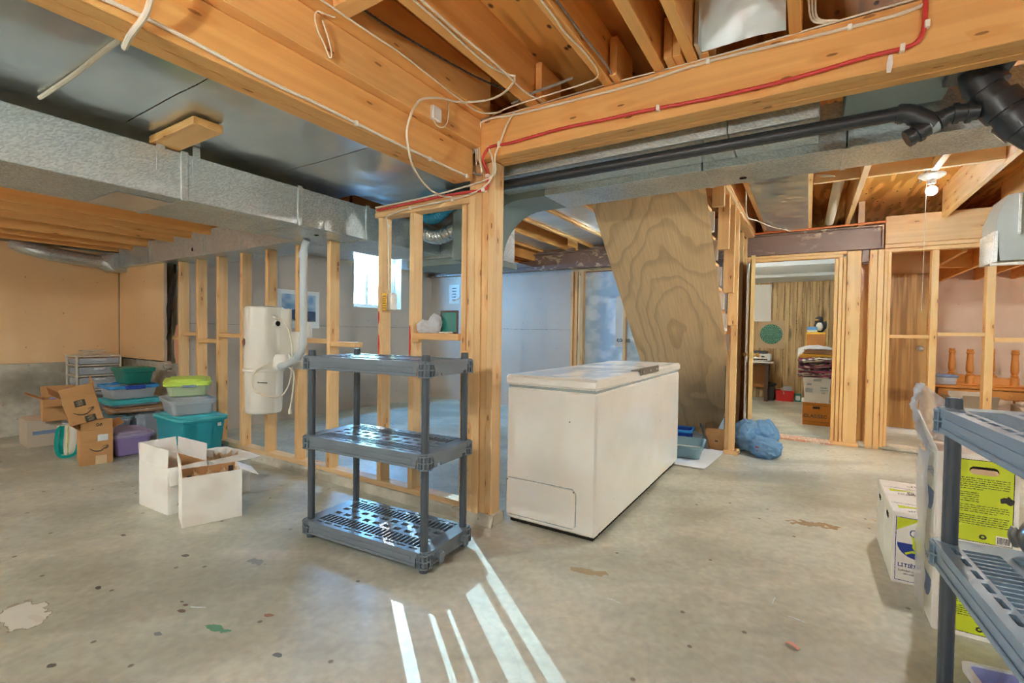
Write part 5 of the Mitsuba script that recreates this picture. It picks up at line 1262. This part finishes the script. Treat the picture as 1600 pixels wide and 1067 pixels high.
for i in range(2):
    x0, x1, y0, y1, z, h = 0.458, 0.70, 2.555, 2.785, 0.37 * i, 0.368
    t = thing('litter_box', ['lime yellow cat litter box at the bottom of the pair behind the rack', 'lime yellow cat litter box with a handle slot stacked on another behind the rack'][i], 'box')
    put('body', box(x0, x1, y0, y1, z, z + h, 0.004), 'white_card', t)
    Y = y0
    slot = Polygon(oval(0.085, 0.032, 0, 0.598, z + h - 0.062))
    put('lime_panel', face_y(sbox(x0 + 0.02, z + 0.022, x1 - 0.016, z + h - 0.02).difference(slot), Y), 'lime_print', t)
    put('border_print', face_y(frame_poly(x0 + 0.02, x1 - 0.016, z + 0.022, z + h - 0.02, 0.002), Y, 0.0018), 'dark_ink', t)
    put('handle_slot', face_y(slot, Y, 0.0004), 'dark_hole', t)
    put('slot_lip', face_y(Polygon(oval(0.082, 0.022, 0, 0.598, z + h - 0.067)), Y, 0.0009), 'tan_label', t)
    lines = []
    zz = z + h - 0.095
    for k in range(23):
        if k in (6, 12, 17):
            zz -= 0.007
            continue
        L = (x1 - x0 - 0.06) * (0.55 + 0.45 * rng.random()) if k in (5, 11, 16, 7) else (x1 - x0 - 0.06)
        if 7 <= k <= 11: L = min(L, 0.095)
        xx = x0 + 0.032
        while xx < x0 + 0.03 + L:
            ww = 0.006 + 0.012 * rng.random()
            lines.append(face_y(sbox(xx, zz, min(xx + ww, x0 + 0.032 + L), zz + 0.0026), Y, 0.0016))
            xx += ww + 0.003
        zz -= 0.0085
    put('text_lines', cat(lines), 'dark_ink', t, kind='stuff', label='rows of tiny dark print')
    blob = [(0.645, 0.205), (0.655, 0.213), (0.664, 0.212), (0.668, 0.221), (0.675, 0.212), (0.686, 0.205), (0.684, 0.192), (0.674, 0.184), (0.660, 0.192), (0.648, 0.188)]
    put('map_print', face_y([(a, z + b) for a, b in blob], Y, 0.0016), 'dark_ink', t)
    put('recycling_print', face_y(Polygon(oval(0.022, 0.02, 0, 0.60, z + 0.046)).difference(Polygon(oval(0.010, 0.008, 0, 0.60, z + 0.046))), Y, 0.0016), 'dark_ink', t)
    lab = put('barcode_label', face_y(sbox(0.637, z + 0.024, 0.682, z + 0.06), Y, 0.0016), 'white_paint', t)
    bx_, bars = 0.641, []
    while bx_ < 0.675:
        ww = float(rng.choice([0.0008, 0.0014, 0.002]))
        bars.append(face_y(sbox(bx_, z + 0.03, bx_ + ww, z + 0.055), Y, 0.0021)); bx_ += ww + 0.0013
    put('barcode_print', cat(bars), 'dark_ink', lab, kind='stuff')
    put('side_print', face_x(sbox(-y1 + 0.015, z + 0.02, -y0 - 0.015, z + h - 0.02), x0, 0.001), 'pale_print', t)
    M_ = np.array([(0, 0.105 * math.cos(a), 0.095 * math.sin(a)) for a in np.linspace(math.pi, 2 * math.pi, 20)])
    put('blue_bowl_print', face_x([(-2.67 + q[1] * 0.8, z + 0.19 + q[2]) for q in M_], x0, 0.0018), 'papers_blue', t)
    m, w = place_text('Qualité', 0.034, (x0 - 0.0001, 2.755, z + 0.25), (0, -1, 0), (0, 0, 1)); put('print', m, 'papers_blue', t)
    if i == 1:
        put('flap', tf(box(-0.112, 0.112, -0.0015, 0.0015, 0, 0.17, 0.0005), (x0 + 0.002, 2.67, z + h), rz=-90, rx=22), 'white_card', t)
def wrapsheet(a, b):
    n = meshkit.fbm(np.array([a * 4, b * 5, 6.0]), 4) - 0.5
    return (0.436 - 0.05 * math.sin(b * 2.2) + 0.06 * n + 0.03 * a, 2.58 + 0.20 * a, 0.72 + 0.28 * b - 0.05 * (a - 0.5) ** 2)
fl = thing('plastic_wrap', 'crinkled clear plastic wrap standing up over the upper lime litter box', 'plastic sheet')
put('upper_sheet', wavy(40, 40, wrapsheet), 'wrap_film', fl, smooth=60)
put('upper_sheet', wavy(40, 30, lambda a, b: (0.43 + 0.16 * a, 2.77 - 0.05 * a + 0.05 * (meshkit.fbm(np.array([a * 5, b * 5, 1.0]), 4) - 0.5), 0.75 + (0.25 - 0.14 * a) * b)), 'wrap_film', fl, smooth=60)
put('side_sheet', wavy(24, 40, lambda a, b: (0.446 - 0.02 * (meshkit.fbm(np.array([a * 4, b * 8, 3.0]), 4)) - 0.006 * b, 2.57 + 0.21 * a, 0.04 + 0.68 * b)), 'wrap_film', fl, smooth=60)
mo = thing('metal_vessel', 'rounded grey metal vessel at the right edge on the middle rack shelf', 'vessel')
put('body', tf(lathe([(0, 0.10), (0.02, 0.10), (0.036, 0.088), (0.048, 0.06), (0.046, 0.03), (0.032, 0.008), (0.03, 0), (0, 0)][::-1], 28), (0.572, 1.93, 0.576)), 'gunmetal', mo, smooth=40)
put('spout', tube([(0.532, 1.935, 0.60), (0.519, 1.937, 0.625), (0.523, 1.937, 0.65)], [0.014, 0.012, 0.010], 12, 5), 'gunmetal', mo, smooth=40)
tote('open_tray', 'pale blue tray on the floor under the right rack, cut off by the photo edge', (0.64, 2.16, 0.0), 8, 0.26, 0.22, 0.055, 0.92, 'bubble_blue', None, 'pad_white', cat_='tray')

# ---------------------------------------------------------------- around the foot of the stair
tote('litter_tray', 'open blue-grey litter tray beside the freezer on a white pad', (-0.99, 4.86, 0.012), 6, 0.30, 0.44, 0.125, 0.86, 'grey_blue_plastic', None, 'grey_blue_plastic', cat_='tray')
put('litter_fill', at(loft([(0.25, 0.37, 0.03, 0.014), (0.262, 0.384, 0.03, 0.045)]), (-0.99, 4.86, 0.012), 6), 'pale_print', 'litter_tray')
tote('storage_bin', 'blue open bin behind the litter tray at the foot of the plywood', (-1.16, 5.36, 0.0), 4, 0.24, 0.24, 0.17, 0.88, 'royal_plastic', None, 'blue_plastic')
pd = put('absorbent_pad', tf(thick(wavy(14, 16, lambda a, b: (-0.34 + 0.62 * a, -0.40 + 0.80 * b, 0.006 + 0.006 * meshkit.fbm(np.array([a * 4, b * 4, 2.0]), 3))), 0.004), (-1.0, 4.83, 0), rz=-4), 'pad_white', None, smooth=40, label='white absorbent pad spread under the litter tray', cat='pad')
t, G = carton('cardboard_box', 'small open cardboard box with odds and ends beside the stair stud', (-0.81, 5.36, 0), 8, 0.19, 0.2, 0.15, {'f': -12, 'l': 80, 'r': 100}, flap_len=0.07)
put('print', G(box(0.0, 0.025, -0.1008, -0.1, 0.085, 0.10, 0)), 'dark_ink', t)
put('green_scrap', crumple((0.035, 0.03, 0.03), (-0.79, 5.33, 0.15), 0.3, 9, 4, 3), 'green_scrap', None, smooth=40, label='crumpled lime green scrap lying in the small cardboard box', cat='scrap')
put('paper_bundle', tf(thick(wavy(8, 10, lambda a, b: (-0.05 + 0.1 * a, 0.02 * math.sin(6 * a + 3 * b), 0.2 * b)), 0.004), (-0.77, 5.38, 0.12), rx=-10, ry=24), 'fabric_white', None, smooth=40, label='pale paper sticking up from the small cardboard box', cat='paper')
tl = thing('hand_trowel', 'dark hand tool leaning on the small cardboard box', 'tool')
put('handle', tube([(-0.93, 5.20, 0.27), (-0.905, 5.20, 0.215), (-0.895, 5.2, 0.17)], 0.011, 10, 5), 'black_plastic', tl, smooth=40)
put('blade', tf(hull([(-0.03, 0, 0), (0.03, 0, 0), (-0.026, 0, 0.12), (0.026, 0, 0.12), (-0.005, 0, 0.17), (0.005, 0, 0.17), (-0.03, 0.006, 0), (0.03, 0.006, 0)]), (-0.875, 5.2, 0.0), ry=-6), 'gunmetal', tl)
bb = thing('blue_bag', 'blue translucent plastic bag stuffed full on the floor by the open door', 'plastic bag')
put('upper_lump', crumple((0.15, 0.15, 0.17), (-0.50, 5.42, 0.02), 0.22, 11, 11), 'bag_blue', bb, smooth=45)
put('upper_lump', crumple((0.13, 0.13, 0.16), (-0.36, 5.45, 0.05), 0.24, 11, 12), 'bag_blue', bb, smooth=45)
put('lower_lump', crumple((0.145, 0.13, 0.11), (-0.33, 5.24, 0.0), 0.26, 12, 13), 'bag_blue', bb, smooth=45)
put('contents', cat(crumple((0.11, 0.11, 0.13), (-0.49, 5.42, 0.03), 0.3, 9, 14, 3), crumple((0.10, 0.09, 0.08), (-0.34, 5.25, 0.01), 0.3, 9, 15, 3), crumple((0.09, 0.09, 0.11), (-0.37, 5.45, 0.06), 0.3, 9, 17, 3)), 'papers_blue', bb, smooth=45)
put('red_print', crumple((0.045, 0.02, 0.04), (-0.37, 5.145, 0.10), 0.2, 9, 16, 3, False), 'toolbox_red', bb, smooth=45)
pk = thing('threshold_plank', 'thin plank with a reddish brick print lying across the doorway', 'plank')
put('plank', tf(hull([(-0.33, -0.10, 0), (0.31, -0.16, 0), (0.31, 0.06, 0), (-0.33, 0.16, 0), (-0.33, -0.10, 0.018), (0.31, -0.16, 0.018), (0.31, 0.06, 0.018), (-0.33, 0.16, 0.018)]), (-0.06, 6.38, 0)), 'brick_print', pk)
put('paper_scrap', tf(thick(wavy(5, 4, lambda a, b: (0.05 * a, 0.016 * b, 0.004 + 0.008 * math.sin(3 * a))), 0.001), (-0.05, 2.11, 0.0), rz=-30), 'pink_scrap', None, label='small pinkish paper scrap on the bare floor at right', cat='paper')
for k, (x, y, r_) in enumerate(((-0.74, 2.02, 25), (0.02, 2.3, -60), (-0.1, 2.45, 80), (-2.15, 1.0, 10))):
    put('straw', tube([(x, y, 0.003), (x + 0.03 * math.cos(r_), y + 0.03 * math.sin(r_), 0.005), (x + 0.07 * math.cos(r_), y + 0.06 * math.sin(r_), 0.003)], 0.002, 5, 4), 'pad_white', None, label=['long pale straw on the floor right of the freezer', 'short pale straw near the pink scrap', 'short pale straw farther from the pink scrap', 'pale straw among the dark floor specks'][k], cat='straw')

# ---------------------------------------------------------------- study things
ds = thing('study_desk', 'dark desk under the printer against the panelled wall', 'desk')
put('top', box(-1.4, -0.56, 9.62, 10.18, 0.66, 0.69, 0.004), 'dark_wood', ds)
put('leg', box(-0.66, -0.60, 9.66, 9.72, 0, 0.66, 0.003), 'dark_wood', ds)
put('leg', box(-0.66, -0.60, 10.1, 10.16, 0, 0.66, 0.003), 'dark_wood', ds)
put('back_panel', box(-1.4, -0.66, 10.14, 10.16, 0.2, 0.66, 0.002), 'oak_stain', ds)
put('drawer_box', box(-1.4, -1.0, 9.66, 10.1, 0.05, 0.655, 0.004), 'dark_wood', ds)
pn = thing('printer', 'white printer on the dark study desk', 'printer')
put('body', box(-0.98, -0.57, 9.72, 10.1, 0.72, 0.85, 0.02), 'printer_white', pn)
put('tray', box(-0.95, -0.52, 9.60, 9.8, 0.692, 0.715, 0.004), 'printer_white', pn)
put('output_slot', box(-0.95, -0.62, 9.714, 9.722, 0.745, 0.76, 0.001), 'dark_hole', pn)
put('display', box(-0.72, -0.67, 9.715, 9.722, 0.79, 0.82, 0.001), 'black_plastic', pn)
tag(put('black_case', box(-0.86, -0.63, 9.9, 10.05, 0.851, 0.90, 0.006), 'black_plastic'), 'flat black case on top of the printer', 'case')
po = thing('round_print', 'poster of a green patterned disc pinned to the panelled wall', 'poster')
put('sheet', box(-0.825, -0.38, 10.222, 10.228, 0.945, 1.475, 0.001), 'tan_label', po)
put('disc', tf(lathe([(0, 0.002), (0.185, 0.002), (0.188, 0)][::-1], 48), (-0.602, 10.222, 1.215), rx=90), 'green_mandala', po)
bn = thing('black_bin', 'black waste bin beside the red toolbox in the study', 'bin')
put('body', tf(loft([(0.15, 0.2, 0.03, 0), (0.17, 0.24, 0.03, 0.26), (0.155, 0.22, 0.03, 0.26), (0.14, 0.19, 0.03, 0.01)]), (-0.585, 9.95, 0)), 'black_plastic', bn, smooth=35)
put('contents', crumple((0.08, 0.09, 0.04), (-0.56, 9.95, 0.25), 0.3, 9, 21, 3), 'black_plastic', bn, smooth=40)
tx = thing('toolbox', 'red toolbox with a clear lid tray on the study floor', 'toolbox')
put('body', tf(loft([(0.27, 0.20, 0.015, 0), (0.30, 0.22, 0.02, 0.19)]), (-0.345, 10.0, 0)), 'toolbox_red', tx, smooth=35)
put('lid_tray', tf(loft([(0.16, 0.16, 0.015, 0.19), (0.14, 0.14, 0.015, 0.26)]), (-0.30, 10.0, 0)), 'clear_plastic', tx, smooth=35)
put('handle', tube([(-0.40, 9.93, 0.19), (-0.39, 9.93, 0.225), (-0.33, 9.93, 0.225), (-0.32, 9.93, 0.19)], 0.008, 8, 4), 'white_plastic', tx, smooth=40)
put('clasp', box(-0.37, -0.35, 9.885, 9.897, 0.13, 0.18, 0.002), 'nickel', tx)
t, G = carton('small_carton', 'small green and white carton right of the red toolbox', (-0.135, 10.0, 0), 0, 0.10, 0.12, 0.14, {}, mat='dark_green_plastic')
put('label_panel', G(box(-0.035, 0.035, -0.0612, -0.06, 0.03, 0.11, 0)), 'pad_white', t)
put('top_panel', G(box(-0.05, 0.05, -0.06, 0.06, 0.137, 0.141, 0)), 'dark_green_plastic', t)
t = thing('printed_box', 'brown cardboard box printed CLASSIC at the bottom of the study stack', 'box')
put('body', box(-0.045, 0.272, 7.5, 7.9, 0, 0.30, 0.004), 'classic_brown', t)
m, w_ = place_text('CLASSIC', 0.044, (0, 7.4995, 0.10), (1, 0, 0), (0, 0, 1), True)
put('print', tf(m, (0.098 - w_ / 2, 0, 0)), 'dark_ink', t)
put('handle_hole', face_y(Polygon(oval(0.085, 0.03, 0, 0.113, 0.235)), 7.4995), 'dark_hole', t)
for z in (0.045, 0.268):
    put('rule_print', box(-0.03, 0.255, 7.4985, 7.5, z, z + 0.004, 0), 'dark_ink', t)
t = thing('storage_crate', 'white printed storage carton in the middle of the study stack', 'box')
put('body', tf(loft([(0.28, 0.36, 0.012, 0.0), (0.305, 0.39, 0.012, 0.29)]), (0.113, 7.70, 0.315)), 'crate_white', t, smooth=30)
put('lid', tf(loft([(0.32, 0.41, 0.012, 0.25), (0.325, 0.415, 0.012, 0.325)]), (0.113, 7.70, 0.315)), 'crate_white', t, smooth=30)
put('tray', box(-0.06, 0.285, 7.5, 7.9, 0.30, 0.316, 0.004), 'crate_white', t)
for x0, x1, z0, z1 in ((0.07, 0.16, 0.59, 0.62), (0.0, 0.05, 0.535, 0.555), (-0.02, 0.065, 0.44, 0.49), (0.15, 0.23, 0.50, 0.51), (0.15, 0.24, 0.47, 0.48), (0.16, 0.2, 0.43, 0.436)):
    put('print', box(x0, x1, 7.482, 7.505, z0, z1, 0), 'tape_grey', t)
bl = thing('blanket_pile', 'pile of folded woven blankets on the white storage carton', 'blanket')
for k in range(4):
    z0 = 0.64 + 0.062 * k
    put('fold', tf(thick(wavy(24, 10, lambda a, b, k=k: (-0.10 + 0.40 * a + 0.012 * math.sin(9 * b + k), -0.02 - 0.16 * math.sin(math.pi * b) + 0.02 * math.sin(7 * a + k), 0.068 * b + 0.018 * math.sin(4 * a + k * 1.7))), 0.02), (0.0, 7.58, z0)), 'woven_blanket', bl, smooth=45)
    put('fold_top', tf(box(-0.12, 0.30, -0.02, 0.34, 0.0, 0.05, 0.02), (0.0, 7.56, z0 + 0.008)), 'woven_blanket', bl)
pc2 = thing('parcel', 'plastic covered brown parcel and yellow folder on top of the blankets', 'parcel')
put('folder', tf(box(-0.10, 0.26, -0.02, 0.3, 0, 0.05, 0.006), (0.0, 7.54, 0.90), rz=2), 'yellow_folder', pc2)
put('wrapped_board', tf(box(-0.06, 0.26, 0, 0.3, 0, 0.06, 0.006), (0.01, 7.54, 0.952), rz=-3), 'brown_board', pc2)
put('cover', tf(thick(wavy(18, 14, lambda a, b: (-0.12 + 0.40 * a, -0.02 + 0.34 * b, 0.10 + 0.05 * math.sin(math.pi * a) * b + 0.03 * (meshkit.fbm(np.array([a * 5, b * 5, 1.0]), 3) - 0.5) - 0.12 * max(0, 0.25 - a) / 0.25 * (1 - b))), 0.002), (0.0, 7.52, 0.92)), 'bag_white', pc2, smooth=40)
cb = thing('orange_cabinet', 'orange cabinet behind the stacked boxes in the study', 'cabinet')
put('body', box(-0.03, 0.22, 8.35, 8.75, 0, 1.25, 0.006), 'yellow_folder', cb)
put('door', box(-0.02, 0.21, 8.335, 8.35, 0.03, 1.22, 0.003), 'oak_stain', cb)
bt = thing('blue_carton', 'small blue and white carton on the orange cabinet', 'box')
put('body', box(-0.02, 0.11, 8.38, 8.46, 1.251, 1.33, 0.003), 'blue_box', bt)
put('white_band', box(-0.02, 0.11, 8.377, 8.38, 1.252, 1.285, 0), 'pad_white', bt)
pg = thing('plush_penguin', 'black and white plush penguin beside the blue carton on the orange cabinet', 'toy')
put('body', tf(trimesh.creation.icosphere(subdivisions=3, radius=1), (0.15, 8.52, 1.34)).apply_transform(np.array([[0.07, 0, 0, 0.15 * 0.93], [0, 0.06, 0, 8.52 * 0.94], [0, 0, 0.09, 1.34 * 0.91], [0, 0, 0, 1]])), 'penguin_black', pg, smooth=True)
for nm, c, r_, mt in (('belly', (0.135, 8.475, 1.335), (0.045, 0.03, 0.065), 'penguin_white'), ('head', (0.13, 8.50, 1.44), (0.055, 0.052, 0.05), 'penguin_black'), ('beak', (0.098, 8.455, 1.435), (0.03, 0.02, 0.012), 'yellow_folder'), ('wing', (0.085, 8.52, 1.36), (0.016, 0.04, 0.06), 'penguin_black'), ('wing', (0.215, 8.52, 1.36), (0.016, 0.04, 0.06), 'penguin_black')):
    m = trimesh.creation.icosphere(subdivisions=2, radius=1); m.vertices = m.vertices * np.array(r_) + np.array(c)
    put(nm, m, mt, pg, smooth=True)

# ---------------------------------------------------------------- far room things
fd = thing('far_desk', 'orange wooden desk with drawers against the pink wall', 'desk')
put('top', box(1.45, 2.45, 8.35, 9.15, 0.535, 0.565, 0.006), 'oak_stain', fd)
for x0, x1 in ((1.48, 1.93), (1.95, 2.4)):
    k = put('drawer', box(x0, x1, 8.36, 8.38, 0.42, 0.53, 0.004), 'oak_stain', fd)
    put('knob', tf(lathe([(0, 0.02), (0.012, 0.016), (0.008, 0.0), (0, 0)][::-1], 12), ((x0 + x1) / 2, 8.36, 0.475), rx=90), 'brass', k, smooth=40)
put('apron', box(1.47, 2.43, 8.38, 9.1, 0.415, 0.535, 0.003), 'dark_wood', fd)
for x in (1.47, 2.39):
    for y in (8.4, 9.06):
        put('leg', box(x, x + 0.05, y, y + 0.05, 0, 0.535, 0.004), 'oak_stain', fd)
ut = thing('upturned_table', 'small oak table lying upside down on the desk with turned legs in the air', 'table')
put('tabletop', box(1.66, 2.38, 8.5, 9.1, 0.566, 0.59, 0.006), 'oak_stain', ut)
put('apron', cat(box(1.80, 2.28, 8.56, 8.58, 0.59, 0.685, 0.003), box(1.72, 2.2, 9.0, 9.02, 0.59, 0.685, 0.003)), 'oak_stain', ut)
leg = [(0, 0), (0.045, 0.0), (0.045, 0.10), (0.03, 0.11), (0.038, 0.125), (0.026, 0.14), (0.036, 0.16), (0.042, 0.19), (0.038, 0.26), (0.031, 0.38), (0.03, 0.395), (0.042, 0.405), (0.042, 0.42), (0.03, 0.43), (0.036, 0.445), (0.03, 0.46), (0, 0.462)]
for x, y in ((1.83, 8.57), (2.255, 8.57), (1.735, 9.01), (2.14, 9.01)):
    put('leg', tf(lathe(leg, 20), (x, y, 0.59)), 'oak_stain', ut, smooth=30)
tote('storage_bin', 'clear blue bin on the orange desk beside the upturned table', (1.56, 8.55, 0.567), 0, 0.26, 0.24, 0.13, 0.9, 'clear_plastic', None, 'papers_blue', contents=2)
t, G = carton('cardboard_box', 'pale open cardboard box on the floor in front of the orange desk', (1.72, 7.9, 0), 6, 0.34, 0.34, 0.38, {'f': 30, 'l': 40, 'r': 60, 'b': 20}, mat='grey_board', flap_len=0.15)
t, G = carton('cardboard_box', 'pale cardboard box with papers on top at the far right', (2.22, 7.75, 0), -4, 0.34, 0.34, 0.42, {'f': 100, 'b': 100}, mat='grey_board', flap_len=0.15)
put('papers', G(tf(thick(wavy(8, 6, lambda a, b: (-0.15 + 0.3 * a, -0.12 + 0.24 * b, 0.01 * math.sin(6 * a))), 0.02), (0, -0.05, 0.44))), 'papers', t)
